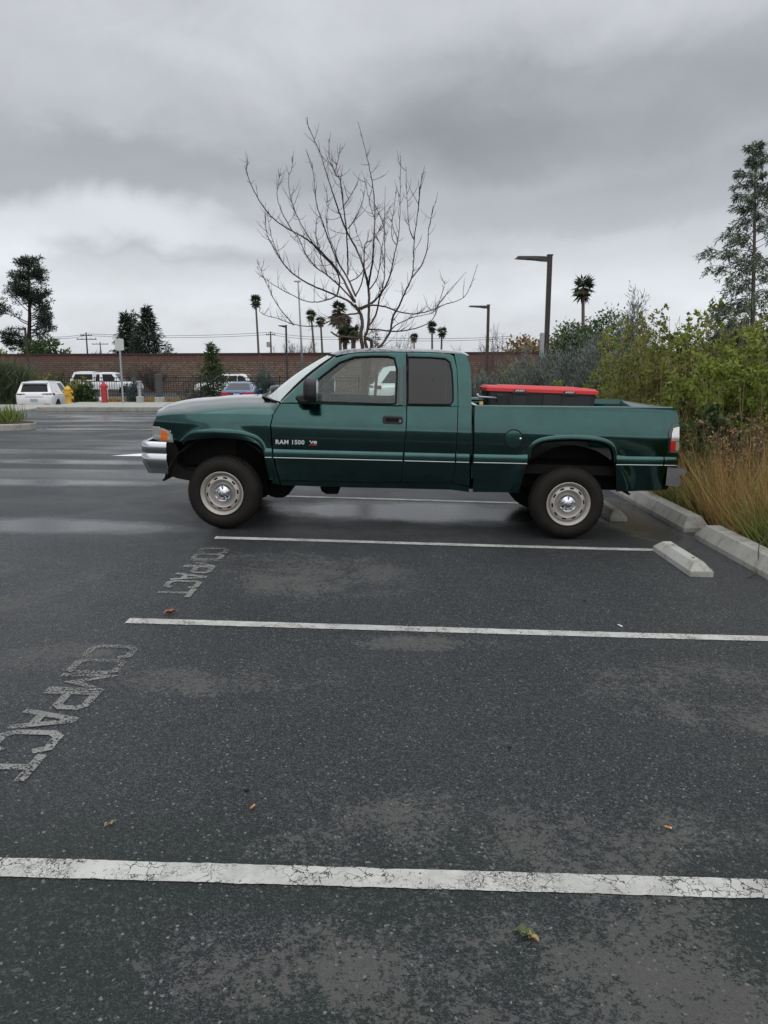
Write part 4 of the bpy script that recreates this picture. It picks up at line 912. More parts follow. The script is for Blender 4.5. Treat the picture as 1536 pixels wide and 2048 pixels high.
# ------------------------------------------------------------------ other vehicles
M_CARW = simple('white_car_paint', (.70, .72, .73), .3, coat=.8, var=.04)
M_CARB = simple('blue_car_paint', (.008, .085, .23), .28, .35, coat=1.0, var=.1)
M_CARG = simple('grey_car_paint', (.10, .105, .11), .35, .3, coat=.8)
M_DGLASS = glass('car_dark_glass', (.05, .05, .06), 1.0, .02, (.08, .08, .09), 1.32)
M_MGLASS = glass('car_mid_glass', (.16, .18, .19), 1.0, .08, (.35, .38, .40), 1.5)
M_ALLOY = simple('alloy_wheel', (.45, .46, .48), .35, .8)
def lofted(stations, n=9):
    """stations (x, z_bottom, z_belt, z_top, half_width_bottom, half_width_belt): closed body section lofted along x"""
    q = MB(); rows = []
    for x, zb, zm, zt_, wb_, wm in stations:
        half = [(0, zb), (wb_ * .9, zb), (wb_, zb + .06), (wb_ + (wm - wb_) * .5 + .03, zb + (zm - zb) * .55), (wm + .012, zm - .10), (wm, zm - .02), (wm * .93, zm + (zt_ - zm) * .4), (wm * .70, zt_ - .008), (0, zt_)]
        ring_ = [(x, y, z) for y, z in half] + [(x, -y, z) for y, z in half[-2:0:-1]]
        rows.append([Vector(p) for p in ring_])
    k = len(rows[0])
    for i in range(len(rows) - 1): pass
    q.v = [p for r in rows for p in r]
    q.f = [(i * k + j, i * k + (j + 1) % k, (i + 1) * k + (j + 1) % k, (i + 1) * k + j) for i in range(len(rows) - 1) for j in range(k)] + [tuple(range(k)), tuple((len(rows) - 1) * k + j for j in range(k - 1, -1, -1))]
    return q
class House:   # greenhouse frustum with places for panes
    def __init__(s, xr0, xr1, xf1, xf0, zb, zt_, wb_, wt_): s.a = (xr0, xr1, xf1, xf0, zb, zt_, wb_, wt_)
    def P(s, u, v, side):      # u 0 rear..1 front, v 0 belt..1 roof
        xr0, xr1, xf1, xf0, zb, zt_, wb_, wt_ = s.a
        x0 = xr0 + (xr1 - xr0) * v; x1 = xf0 + (xf1 - xf0) * v; return Vector((x0 + (x1 - x0) * u, side * (wb_ + (wt_ - wb_) * v), zb + (zt_ - zb) * v))
    def E(s, y, v, front):
        xr0, xr1, xf1, xf0, zb, zt_, wb_, wt_ = s.a
        x = (xf0 + (xf1 - xf0) * v) if front else (xr0 + (xr1 - xr0) * v); return Vector((x + (.05 if front else -.05) * (1 - y * y), y * (wb_ + (wt_ - wb_) * v), zb + (zt_ - zb) * v))
    def shell(s):
        q = MB(); N = 8
        for sd_ in (1, -1): q.grid([[s.P(i / N, v, sd_) for i in range(N + 1)] for v in (0, .5, 1)])
        for fr in (0, 1): q.grid([[s.E(-1 + 2 * i / N, v, fr) for i in range(N + 1)] for v in (0, .5, 1)])
        xr0, xr1, xf1, xf0, zb, zt_, wb_, wt_ = s.a
        q.grid([[Vector(((s.E(y, 1, 0).x) + (s.E(y, 1, 1).x - s.E(y, 1, 0).x) * u, y * wt_, zt_ + .07 * (1 - abs(y) ** 3) * (1 - abs(2 * u - 1) ** 4))) for u in [j / N for j in range(N + 1)]] for y in [-1 + 2 * i / N for i in range(N + 1)]])
        return q
    def side(s, u0, u1, v0, v1, sd_, ul=None, ur=None, off=.004):
        o = Vector((0, sd_ * off, off * .2)); q = MB(); ul = u0 if ul is None else ul; ur = u1 if ur is None else ur
        q.add([s.P(u0, v0, sd_) + o, s.P(u1, v0, sd_) + o, s.P(ur, v1, sd_) + o, s.P(ul, v1, sd_) + o], [(0, 1, 2, 3)]); return q
    def end(s, y0, v0, v1, fr, off=.006, y1=None):
        o = Vector((off if fr else -off, 0, .003)); y1 = y1 or y0; N = 6; q = MB()
        q.grid([[s.E((y0 + (y1 - y0) * t) * (-1 + 2 * i / N), v0 + (v1 - v0) * t, fr) + o for i in range(N + 1)] for t in (0, .5, 1)]); return q
def car_wheel(parent, x, y, r=.34, wd=.22):
    e = bpy.data.objects.new('wheel', None); link(e); e.parent = parent; e.location = (x, y, r); s = -1 if y < 0 else 1
    q = MB(); q.lathe([(r * .62, -.01), (r * .70, .012), (r * .9, .012), (r, -.02), (r, -wd + .02), (r * .9, -wd), (0, -wd)], 28, 'Y'); 
    if s < 0: q = q.flip_y()
    q.build('tyre', M_TYRE, e, smooth=True, angle=40)
    q = MB(); q.lathe([(r * .64, .004), (r * .60, -.02), (r * .5, -.05), (0, -.05)], 28, 'Y')
    for k in range(5):
        a = 2 * PI * k / 5; c_, s_ = math.cos(a), math.sin(a); p_ = (-s_, c_)
        q.add([(c_ * r * .1 + p_[0] * .03, -.005, s_ * r * .1 + p_[1] * .03), (c_ * r * .62 + p_[0] * .045, .0, s_ * r * .62 + p_[1] * .045), (c_ * r * .62 - p_[0] * .045, .0, s_ * r * .62 - p_[1] * .045), (c_ * r * .1 - p_[0] * .03, -.005, s_ * r * .1 - p_[1] * .03)], [(0, 1, 2, 3)])
    if s < 0: q = q.flip_y()
    q.build('rim', M_ALLOY, e)
def arches(parent, xs, wy_, r=.40):
    for x in xs:
        for s in (1, -1):
            q = MB(); q.prism([(x + r * math.cos(a), .34 + r * math.sin(a)) for a in [PI * k / 14 - .25 * (1 - 2 * k / 14) for k in range(15)]], s * (wy_ - .02), s * (wy_ + .022)); q.build('wheel_arch', M_UNDER, parent)
def suv(name, label, loc, rz, paint=M_CARW, tail=True):
    r = thing(name, label, 'car', loc, rz)
    st = [(-2.24, .42, .78, .98, .70, .72), (-2.20, .36, .90, 1.06, .80, .82), (-2.05, .32, .98, 1.10, .87, .90), (-1.5, .26, 1.02, 1.10, .90, .93), (0, .24, .98, 1.05, .91, .93), (.9, .24, .96, 1.03, .91, .92), (1.35, .25, .92, 1.02, .90, .90), (1.95, .28, .80, .93, .86, .84), (2.2, .32, .66, .80, .72, .70), (2.26, .40, .58, .66, .55, .52)]
    b = lofted(st).build('body', paint, r, smooth=True, angle=35)
    h = House(-2.12, -1.78, .35, 1.12, 1.0, 1.60, .86, .66); h.shell().build('cabin', paint, r, smooth=True, angle=40)
    for s in (1, -1):
        h.side(.07, .30, .20, .84, s, .12, .31).build('quarter_window', M_DGLASS, r); h.side(.32, .58, .14, .86, s).build('side_window', M_DGLASS, r); h.side(.60, .93, .12, .86, s, .60, .90).build('side_window', M_DGLASS, r)
        q = MB(); q.box(.62, .80, s * .92, s * 1.06, .98, 1.11); q.build('side_mirror', paint, r, bevel=.04)
        q = MB(); q.grid([[(x, s * y, z) for (x, y) in ((-2.235, .42), (-2.215, .66), (-2.16, .80), (-2.0, .905), (-1.83, .938))] for z in (.93, 1.0, 1.05)]); q.build('taillight', simple('dark_red_lens', (.20, .008, .03), .25, coat=1), r, smooth=True)
        q = MB(); q.box(-2.255, -2.20, s * .45, s * .74, .50, .54); q.build('reflector', M_REDL, r)
        q = MB(); q.box(-1.3, .3, s * .5 - .02, s * .5 + .02, 1.655, 1.685); q.build('roof_rail', M_BLACK, r)
        q = MB(); q.box(2.0, 2.2, s * .55, s * .78, .70, .80); q.build('headlight', M_LENS, r, bevel=.03)
    h.end(.80, .20, .82, 0, y1=.84).build('rear_window', M_DGLASS, r); h.end(.90, .1, .9, 1).build('windscreen', M_MGLASS, r)
    q = MB(); q.grid([[(-1.72, y, 1.62) for y in (-.62, 0, .62)], [(-1.99, y, 1.57 + .01 * (1 - abs(y))) for y in (-.6, 0, .6)], [(-1.97, y, 1.53) for y in (-.6, 0, .6)]]); q.build('spoiler', paint, r)
    q = MB(); q.box(-2.27, -2.15, -.84, .84, .26, .44); q.build('rear_bumper', M_BLACK, r, bevel=.03)
    q = MB(); q.box(-2.285, -2.2, -.55, .55, .30, .36); q.build('skid_trim', M_GALV, r, bevel=.01)
    q = MB(); q.box(-2.262, -2.2, -.17, .17, .66, .78); q.build('licence_plate', simple('plate_grey', (.35, .36, .38), .5), r)
    q = MB(); q.box(-2.25, -2.2, -.42, .42, .875, .89); q.build('trunk_seam', M_UNDER, r)
    arches(r, (-1.38, 1.33), .925, .42)
    for x in (-1.38, 1.33):
        for y in (-.955, .955): car_wheel(r, x, y, .355)
    return r
def sedan(name, label, loc, rz, paint):
    r = thing(name, label, 'car', loc, rz)
    st = [(-2.36, .45, .80, .95, .66, .70), (-2.30, .34, .86, .99, .80, .82), (-2.1, .28, .92, 1.02, .87, .88), (-1.5, .24, .94, 1.02, .89, .91), (0, .22, .92, 1.0, .90, .91), (.9, .22, .90, .98, .90, .90), (1.4, .24, .84, .94, .88, .87), (2.0, .27, .70, .82, .82, .80), (2.3, .32, .58, .70, .68, .66), (2.36, .40, .5, .58, .5, .48)]
    lofted(st).build('body', paint, r, smooth=True, angle=35)
    h = House(-1.92, -1.05, .35, 1.25, .94, 1.40, .84, .60); h.shell().build('cabin', paint, r, smooth=True, angle=40)
    for s in (1, -1):
        h.side(.20, .52, .12, .86, s, .12, .52).build('side_window', M_DGLASS, r); h.side(.54, .88, .1, .86, s, .54, .90).build('side_window', M_DGLASS, r)
        q = MB(); q.grid([[(x, s * y, z) for (x, y) in ((-2.415, .34), (-2.39, .60), (-2.32, .80), (-2.12, .925))] for z in (.74, .84, .91)]); q.build('taillight', M_REDL, r, smooth=True)
        q = MB(); q.box(-2.372, -2.34, s * .40, s * .56, .79, .85); q.build('reverse_light', M_WHITE, r)
        q = MB(); q.box(.62, .78, s * .90, s * 1.04, .92, 1.02); q.build('side_mirror', paint, r, bevel=.04)
    h.end(.88, .08, .95, 0).build('rear_window', M_MGLASS, r); h.end(.90, .1, .9, 1).build('windscreen', M_MGLASS, r)
    q = MB(); q.box(-2.40, -2.3, -.36, .36, .90, .925); q.build('chrome_bar', M_CHROME, r, bevel=.005)
    q = MB(); q.box(-2.405, -2.3, -.17, .17, .72, .84); q.build('licence_plate', simple('plate_white', (.62, .62, .64), .5), r)
    q = MB(); q.box(-2.40, -2.2, -.78, .78, .34, .42); q.build('rear_bumper', M_BLACK, r, bevel=.03)
    arches(r, (-1.4, 1.38), .90, .38)
    for x in (-1.4, 1.38):
        for y in (-.925, .925): car_wheel(r, x, y, .33)
    return r
def shell_pickup(label, loc, rz):
    r = thing('camper_pickup', label, 'pickup truck', loc, rz)
    st = [(-2.85, .55, 1.0, 1.13, .86, .90), (-2.8, .50, 1.04, 1.14, .92, .95), (-.9, .46, 1.06, 1.14, .94, .97), (.9, .46, 1.06, 1.14, .94, .97), (1.3, .46, 1.04, 1.20, .94, .96), (2.3, .48, .98, 1.14, .94, .94), (2.75, .50, .80, 1.02, .90, .88), (2.85, .55, .7, .85, .8, .78)]
    lofted(st).build('body', M_CARW, r, smooth=True, angle=35)
    h = House(-.75, -.62, .85, 1.45, 1.12, 1.86, .90, .70); h.shell().build('cab', M_CARW, r, smooth=True, angle=40)
    c = House(-2.82, -2.45, -.85, -.80, 1.12, 1.92, .92, .74); c.shell().build('camper_shell', M_CARW, r, smooth=True, angle=40)
    for s in (1, -1):
        h.side(.03, .20, .12, .86, s).build('side_window', M_DGLASS, r); h.side(.33, .86, .1, .86, s, .33, .84).build('side_window', M_DGLASS, r)
        c.side(.10, .96, .22, .80, s, .10, .96).build('shell_window', M_DGLASS, r); q = MB(); q.box(.95, 1.1, s * .98, s * 1.14, 1.14, 1.32); q.build('side_mirror', M_CARW, r, bevel=.04)
    h.end(.9, .1, .9, 1).build('windscreen', M_MGLASS, r); c.end(.85, .15, .85, 0).build('shell_rear_window', M_DGLASS, r)
    arches(r, (-1.75, 1.75), .955, .48)
    for x in (-1.75, 1.75):
        for y in (-.97, .97): car_wheel(r, x, y, .40)
    return r
LOW = -.85
p = at(70, 800, 42.0); suv('parked_car', 'white sport utility car seen from behind, left of the yellow hydrant', (p.x + .90, 41.4, LOW + .06), math.radians(98))
p = at(474, 790, 45); sedan('parked_car', 'blue sedan parked with its red taillights towards us beyond the pickup hood', (p.x + .15, 46.0, LOW + .10), math.radians(92), M_CARB)
p = at(214, 760, 66); shell_pickup('white pickup with a camper shell on the road behind the iron fence', (p.x, 66, LOW - .02), 0.0)
p = at(470, 750, 60); suv('parked_car', 'white car on the road whose roof shows over the fence above the blue sedan', (p.x - .9, 60.5, LOW + .17), math.radians(180))
suv('parked_car', 'white car seen through the door windows of the green pickup', (1.75, 25.6, gz(1.7, 25)), 0.0)
p = at(498, 795, 46); suv('parked_car', 'dark grey car tucked beside the right flank of the blue sedan', (p.x + 1.65, 49.0, LOW - .35), math.radians(94), M_CARG)

# ------------------------------------------------------------------ street furniture
def lamp(label, px, Y, pytop, zb, headdir, hl_=.76, w_=.115, group='slim pole lamps of the parking lot'):
    top = at(px, pytop, Y); r = thing('lamp_post', label, 'lamp post', (top.x, Y, zb), 0, group); h = top.z - zb
    q = MB(); q.box(-w_ / 2, w_ / 2, -w_ / 2, w_ / 2, .0, h); q.build('pole', M_BRONZE, r, bevel=.012)
    d = Vector((math.cos(headdir), math.sin(headdir), 0)); nrm = Vector((-d.y, d.x, 0)); q = MB(); rows = []
    for t, hw, z0, z1 in ((.0, .05, -.17, -.05), (.12, .06, -.165, -.045), (.30, .15, -.13, -.05), (.75, .16, -.10, -.05), (hl_, .14, -.085, -.055)):
        c_ = d * (w_ / 2 + t) + Vector((0, 0, h)); rows.append([c_ - nrm * hw + Vector((0, 0, z0)), c_ - nrm * hw * .9 + Vector((0, 0, z1)), c_ + nrm * hw * .9 + Vector((0, 0, z1)), c_ + nrm * hw + Vector((0, 0, z0)), c_ - nrm * hw + Vector((0, 0, z0))])
    q.grid(rows); q.f += [(3, 2, 1, 0), tuple(20 + k for k in range(4))]; q.build('lamp_head', M_BRONZE, r)
    q = MB(); c_ = d * (w_ / 2 + .52) + Vector((0, 0, h)); q.add([c_ + d * a + nrm * b + Vector((0, 0, -.125 + .05 * (a + .2))) for a, b in ((-.2, -.1), (.3, -.1), (.3, .1), (-.2, .1))], [(0, 1, 2, 3)]); q.build('lens', simple('lamp_lens', (.5, .5, .48), .3), r)
    q = MB(); q.box(-.24, .24, -.24, .24, 0, .10); q.build('base', M_CONC3, r, bevel=.02)
    q = MB(); q.box(-w_ / 2 - .012, w_ / 2 + .012, -w_ / 2 - .012, w_ / 2 + .012, h - .03, h); q.build('pole_cap', M_BRONZE, r)
    return r
L1 = lamp('tallest bronze lamp post, standing in the shrubs right of the red lidded bin', 1100, 20, 509, gz(4.4, 20) + .1, PI)
q = MB(); q.box(-.16, -.075, -.08, .08, 2.12 - .35, 2.75 - .35)
tag(q.build('pole_sign', M_GALV, L1))
lamp('bronze lamp post between the cab and the bare willow shrub', 977, 34, 609, .1, PI)
lamp('dark lamp post seen end-on left of the windscreen', 572, 52, 650, LOW, math.radians(250))
lamp('dark lamp post behind the white car at the left', 50, 52, 655, LOW, PI)
# thin tall street light on the road
tp = at(596, 563, 70); r = thing('street_light', 'thin tall grey street light rising behind the windscreen', 'street light', (at(607, 740, 70).x, 70, LOW))
q = MB(); h = tp.z - LOW; dx = tp.x - r.location.x; q.tube([(0, 0, 0), (dx * .5, 0, h * .5), (dx * .92, 0, h * .96), (dx * 1.0, 0, h)], [.11, .09, .06, .05], 8); q.build('pole', M_GALV, r, smooth=True)
q = MB(); q.box(dx - .35, dx + .25, -.12, .12, h - .05, h + .08); q.build('lamp_head', M_GALV, r, bevel=.02)
# sign seen from behind
sp_ = at(247, 812, 32); tp = at(241, 676, 32); r = thing('road_sign', 'grey back of a sign on a galvanised post between the red standpipe and the juniper', 'sign', (sp_.x, 32, .14))
q = MB(); h = tp.z - .14; q.box(-.03, .03, -.03, .03, 0, h); q.build('post', M_GALV, r)
q = MB(); q.prism(rrect(.0, h - .26, .36, .46, .04), -.046, -.034); o = q.build('sign_panel', simple('sign_back', (.50, .52, .50), .5, .2), r)
for zz in (h - .38, h - .12):
    q = MB(); q.box(-.05, .05, -.034, -.030, zz - .02, zz + .02); q.build('bracket', M_GALV, r)
# hydrant
YEL = simple('yellow_paint', (.56, .33, .03), .6, var=.3)
hp = at(138, 812, 32); r = thing('fire_hydrant', 'yellow fire hydrant on the pavement in front of the white car', 'fire hydrant', (hp.x, 32, .13))
q = MB(); q.lathe([(.17, 0), (.17, .04), (.115, .05), (.115, .30), (.15, .31), (.15, .35), (.115, .36), (.115, .53), (.14, .54), (.14, .58), (.11, .62), (.07, .68), (.03, .70), (.03, .74), (0, .74)], 24); q.build('barrel', YEL, r, smooth=True, angle=40)
for a, rr_, zz in ((0, .06, .47), (PI, .06, .47), (-PI / 2, .085, .42), (.2, .07, .22)):
    q = MB(); d = Vector((math.cos(a), math.sin(a), 0)); q.tube([d * .10 + Vector((0, 0, zz)), d * .17 + Vector((0, 0, zz)), d * .172 + Vector((0, 0, zz)), d * .20 + Vector((0, 0, zz))], [rr_ * .8, rr_ * .8, rr_, rr_], 12); q.build('outlet', YEL, r, smooth=True, angle=40)
REDP = simple('red_paint', (.38, .022, .03), .6, var=.3)
hp = at(210, 812, 32.4); r = thing('standpipe', 'red standpipe on the pavement between the yellow hydrant and the sign post', 'standpipe', (hp.x, 32.4, .13))
q = MB(); q.lathe([(.13, 0), (.13, .03), (.105, .04), (.105, .62), (.125, .63), (.125, .72), (.09, .78), (.05, .82), (.05, .86), (0, .86)], 20); q.build('barrel', REDP, r, smooth=True, angle=40)
for s in (-1, 1):
    q = MB(); q.tube([(s * .08, 0, .68), (s * .17, 0, .66)], .05, 10); q.build('outlet', REDP, r, smooth=True, angle=40)
    q = MB(); q.tube([(s * .15, 0, .60), (s * .15, 0, .15)], .010, 6); q.build('chain', M_WHITE, r)
q = MB(); q.box(-.20, -.11, -.05, .05, .10, .24); q.build('tag_plate', M_WHITE, r)
hp = at(281, 812, 32.6); r = thing('valve_post', 'pale grey valve post on a white block left of the dark bollard', 'post', (hp.x, 32.6, .13))
q = MB(); q.box(-.13, .13, -.13, .13, 0, .26); q.build('block', M_CONC2, r, bevel=.02)
q = MB(); q.lathe([(.075, .26), (.075, .58), (.10, .59), (.10, .66), (.055, .68), (.055, .84), (.12, .85), (.12, .89), (0, .90)], 16); q.build('post', M_GALV, r, smooth=True, angle=40)
hp = at(320, 812, 33); r = thing('bollard', 'square dark grey bollard on a white concrete base before the fence', 'bollard', (hp.x, 33, .10))
q = MB(); q.box(-.17, .17, -.17, .17, 0, .25); q.build('base', M_CONC2, r, bevel=.02)
q = MB(); q.box(-.125, .125, -.125, .125, .25, 1.20); q.build('post', simple('dark_grey_post', (.045, .046, .05), .6), r, bevel=.02)
# iron fence of the lower lot
FZ = -.62
fr = thing('iron_fence', 'black iron picket fence across the lower lot in front of the road', 'fence', (0, 48, FZ))
FX0, FX1, FH = -21.0, 16.0, 1.52
q = MB(); x = FX0
while x < FX1: q.box(x - .011, x + .011, -.011, .011, .08, FH + .05); x += .152
q.build('picket_panel', M_BLACKM, fr); fr.children[-1]['kind'] = 'stuff'
for z in (.16, FH - .22, FH - .02):
    q = MB(); q.box(FX0, FX1, -.02, .02, z - .025, z + .025); q.build('rail', M_BLACKM, fr)
x = FX0
while x <= FX1 + .1:
    q = MB(); q.box(x - .04, x + .04, -.04, .04, 0, FH + .14); q.build('fence_post', M_BLACKM, fr, bevel=.005); x += 2.43
# utility poles with wires
M_WOOD = simple('pole_wood', (.055, .045, .04), .9, var=.3)
def upole(label, px, pyt, Y, arms, can=False):
    t_ = at(px, pyt, Y); r = thing('utility_pole', label, 'utility pole', (t_.x, Y, -1)); h = t_.z + 1
    q = MB(); q.tube([(0, 0, 0), (0, 0, h)], [.2, .13], 8); q.build('pole', M_WOOD, r, smooth=True)
    for dz, hw in arms:
        q = MB(); q.box(-hw, hw, -.06, .06, h - dz - .08, h - dz + .08); q.build('crossarm', M_WOOD, r)
        for xx in (-hw * .9, -hw * .45, hw * .45, hw * .9):
            q = MB(); q.tube([(xx, 0, h - dz), (xx, 0, h - dz + .28)], .05, 6); q.build('insulator', M_BARKD, r)
    if can: q = MB(); q.lathe([(.0, 0), (.32, 0), (.32, .95), (.0, 1.0)], 12, 'Z', (-.5, 0, h - 2.9)); q.build('transformer', M_GALV, r)
    return r
upole('wooden utility pole with two crossarms right of the tall pine', 172, 665, 150, [(.55, 1.1), (.95 + .3, 1.9)])
upole('lower utility pole with one crossarm left of the sign', 200, 684, 190, [(.5, 2.0)])
upole('utility pole with a transformer can left of the windscreen', 541, 663, 150, [(.6, .9)], True)
def wire(label, pts, Y, sag=.5):
    P = [at(a, b, Y) for a, b in pts]; o = []
    for a, b in zip(P, P[1:]):
        for k in range(8): u = k / 8; o.append(a.lerp(b, u) - Vector((0, 0, sag * 4 * u * (1 - u))))
    o.append(P[-1]); q = MB(); q.tube(o, .035, 4); tag(q.build('power_line', M_BARKD), label, 'power line', 'wires strung between the utility poles')
wire('upper of the wires strung between the utility poles', [(60, 670), (172, 667.5), (541, 664.5), (700, 672), (1030, 672)], 150)
wire('lower of the wires strung between the utility poles', [(60, 674), (172, 671), (541, 669), (700, 677), (1030, 676)], 150)

# ------------------------------------------------------------------ vegetation
def unit(a): return a / np.maximum(np.linalg.norm(a, axis=-1, keepdims=True), 1e-9)
def leaf_mesh(name, C, D, L, Wd, m, parent, shape='leaf', kind=None):
    """one small face per leaf: base, two shoulders, tip"""
    n = len(C); C = np.asarray(C, float); D = unit(np.asarray(D, float)); L = np.broadcast_to(L, (n,))[:, None]; Wd = np.broadcast_to(Wd, (n,))[:, None]
    S = unit(np.cross(D, RNG.normal(size=(n, 3)))); N_ = np.cross(D, S)
    k = .45 if shape == 'leaf' else .30
    V = np.stack([C, C + D * L * k + S * Wd * .5 + N_ * L * .06, C + D * L - N_ * L * .08, C + D * L * k - S * Wd * .5 + N_ * L * .06], 1).reshape(-1, 3)
    me = bpy.data.meshes.new(name); me.vertices.add(4 * n); me.vertices.foreach_set('co', V.astype(np.float32).ravel())
    me.loops.add(4 * n); me.loops.foreach_set('vertex_index', np.arange(4 * n, dtype=np.int32))
    me.polygons.add(n); me.polygons.foreach_set('loop_start', np.arange(0, 4 * n, 4, dtype=np.int32)); me.update(calc_edges=True)
    me.materials.append(m); o = link(bpy.data.objects.new(name, me))
    if parent: o.parent = parent
    if kind: o['kind'] = kind
    return o
def grow(p0, d0, length, n, wander=.15, up=0.0):
    pts = [np.array(p0, float)]; d = np.array(d0, float); d /= np.linalg.norm(d)
    for _ in range(n):
        d = d + RNG.normal(size=3) * wander + np.array([0, 0, up]); d /= np.linalg.norm(d); pts.append(pts[-1] + d * length / n)
    return np.array(pts)
def along(pts, t):
    f = t * (len(pts) - 1); i = np.minimum(f.astype(int), len(pts) - 2); r = (f - i)[:, None]; return pts[i] * (1 - r) + pts[i + 1] * r, pts[i + 1] - pts[i]
G_BRIGHT = leafmat('bright_green_leaves', [(.075, .10, .018), (.17, .22, .034), (.27, .335, .06), (.38, .40, .13)], trans=.5)
G_OLIVE = leafmat('olive_leaves', [(.06, .07, .018), (.15, .17, .036), (.25, .26, .065), (.34, .30, .11)], trans=.45)
G_DARK = leafmat('dark_green_leaves', [(.018, .032, .012), (.035, .062, .018), (.06, .10, .028), (.10, .14, .045)])
G_JUN = leafmat('grey_green_sprays', [(0.054, 0.067, 0.058), (0.114, 0.138, 0.120), (0.180, 0.210, 0.186), (0.252, 0.276, 0.240)], trans=.12)
G_BLUE = leafmat('blue_green_sprays', [(.04, .06, .055), (.09, .125, .12), (.15, .19, .185)], trans=.1)
G_PINE = leafmat('pine_needles', [(.013, .021, .016), (.028, .043, .029), (.048, .066, .042)], trans=.1)
G_CEDAR = leafmat('cedar_sprays', [(0.042, 0.060, 0.045), (0.090, 0.123, 0.090), (0.150, 0.188, 0.132), (0.225, 0.247, 0.165)], trans=.1)
G_PALM = leafmat('palm_fronds', [(.03, .042, .022), (.06, .075, .035), (.095, .105, .055)], trans=.15)
G_SKIRT = leafmat('dead_fronds', [(.05, .038, .025), (.10, .075, .05)], trans=.1)
G_DRY = leafmat('dry_grass_blades', [(.20, .10, .032), (.34, .19, .062), (.42, .29, .12), (.32, .31, .15)], trans=.3)
G_GRASS = leafmat('green_grass_blades', [(.05, .085, .02), (.11, .17, .035), (.20, .25, .06), (.32, .30, .11)], trans=.35)
G_RUST = leafmat('rusty_twig_leaves', [(0.112, 0.069, 0.037), (0.200, 0.119, 0.056), (0.275, 0.188, 0.094), (0.213, 0.200, 0.088)], trans=.15)
M_STALK = simple('straw_stalk', (.24, .19, .10), .8, var=.35, vscale=6)
M_TWIG = simple('brown_twig', (.085, .055, .040), .85, var=.3)
M_GTWIG = simple('grey_twig', (.13, .11, .10), .85, var=.3)

def leafy_shrub(name, label, loc, h, r, nst, nleaf, leaf, m, stem_m=M_TWIG, low=.12, reedy=False, group='shrubs crowding the planting bed', spread=.75, wild=.13):
    R_ = thing(name, label, 'shrub', loc, 0, group); C = []; D = []; q = MB()
    for k in range(nst):
        a = RNG.uniform(0, 2 * PI); rr_ = r * math.sqrt(RNG.uniform(0, 1)); b = np.array([math.cos(a) * rr_ * .55, math.sin(a) * rr_ * .55, -.05])
        hh = h * RNG.uniform(.62, 1.05) * (1 - .22 * (rr_ / r) ** 2); tip = np.array([math.cos(a) * rr_ * spread * .8, math.sin(a) * rr_ * spread * .8, hh]) + RNG.normal(size=3) * np.array([.1, .1, .02])
        if reedy:
            b = np.array([math.cos(a) * rr_ * .9, math.sin(a) * rr_ * .9, -.05]); tip = b + np.array([RNG.normal() * .14, RNG.normal() * .14, h * RNG.uniform(.55, 1.08)])
        P = grow(b, tip - b, np.linalg.norm(tip - b), 9, wild * (.5 if reedy else .6), .02); q.tube(P, np.linspace(.007 if reedy else .011, .003, len(P)), 4, False)
        nl = int(nleaf / nst); nt = max(3, nl // 14)
        for j in range(nt):
            t = RNG.uniform(low, 1.0); p, d = along(P, np.array([t])); aa = RNG.uniform(0, 2 * PI); el = RNG.uniform(-.2, 1.0)
            td = np.array([math.cos(aa), math.sin(aa), el]); tl = h * (.075 if reedy else .13) * RNG.uniform(.5, 1.4) * (1.15 - t * .6)
            T_ = grow(p[0], td, tl, 4, .3, .08); tt = RNG.uniform(.15, 1, 14); pp, dd = along(T_, tt)
            C.append(pp + RNG.normal(size=pp.shape) * leaf * .25); D.append(unit(dd) * .5 + RNG.normal(size=pp.shape) * .7 + np.array([0, 0, .15]))
            if j % 3 == 0: q.tube(T_, [.004, .0035, .003, .0025, .002], 3, False)
    q.build('stem', stem_m, R_, fixn=False); C = np.concatenate(C); D = np.concatenate(D)
    leaf_mesh('foliage', C, D, leaf * RNG.uniform(.6, 1.4, len(C)), leaf * RNG.uniform(.45, .85, len(C)), m, R_); return R_
def juniper(name, label, loc, h, r, nst, m, group='grey junipers along the planting bed', spire=0.0, leaf=.05, per=150, cat='shrub'):
    R_ = thing(name, label, cat, loc, 0, group); C = []; D = []; q = MB()
    for k in range(nst):
        a = RNG.uniform(0, 2 * PI); u = math.sqrt(RNG.uniform(0, 1)); rr_ = r * u; hh = h * (1 - (.50 + .3 * spire) * u ** (1.3 - .5 * spire)) * RNG.uniform(.75, 1.05)
        b = np.array([math.cos(a) * rr_ * .3, math.sin(a) * rr_ * .3, 0]); tip = np.array([math.cos(a) * rr_, math.sin(a) * rr_, hh])
        if spire: b[2] = hh * RNG.uniform(.2, .75) * spire
        P = grow(b, tip - b + np.array([0, 0, .3]), np.linalg.norm(tip - b), 8, .12, .10); q.tube(P, np.linspace(.010, .003, len(P)), 3, False)
        t = RNG.uniform(.12, 1, per) ** .8; p, d = along(P, t); s_ = RNG.normal(size=p.shape) * (.035 + .05 * (1 - t))[:, None] * (h / 2.2)
        C.append(p + s_); D.append(unit(d) * 1.0 + s_ * 6 + RNG.normal(size=p.shape) * .25)
    q.build('stem', M_TWIG, R_, fixn=False); C = np.concatenate(C); D = np.concatenate(D)
    leaf_mesh('foliage', C, D, leaf * RNG.uniform(1.2, 2.8, len(C)), leaf * RNG.uniform(.22, .42, len(C)), m, R_, 'needle'); return R_
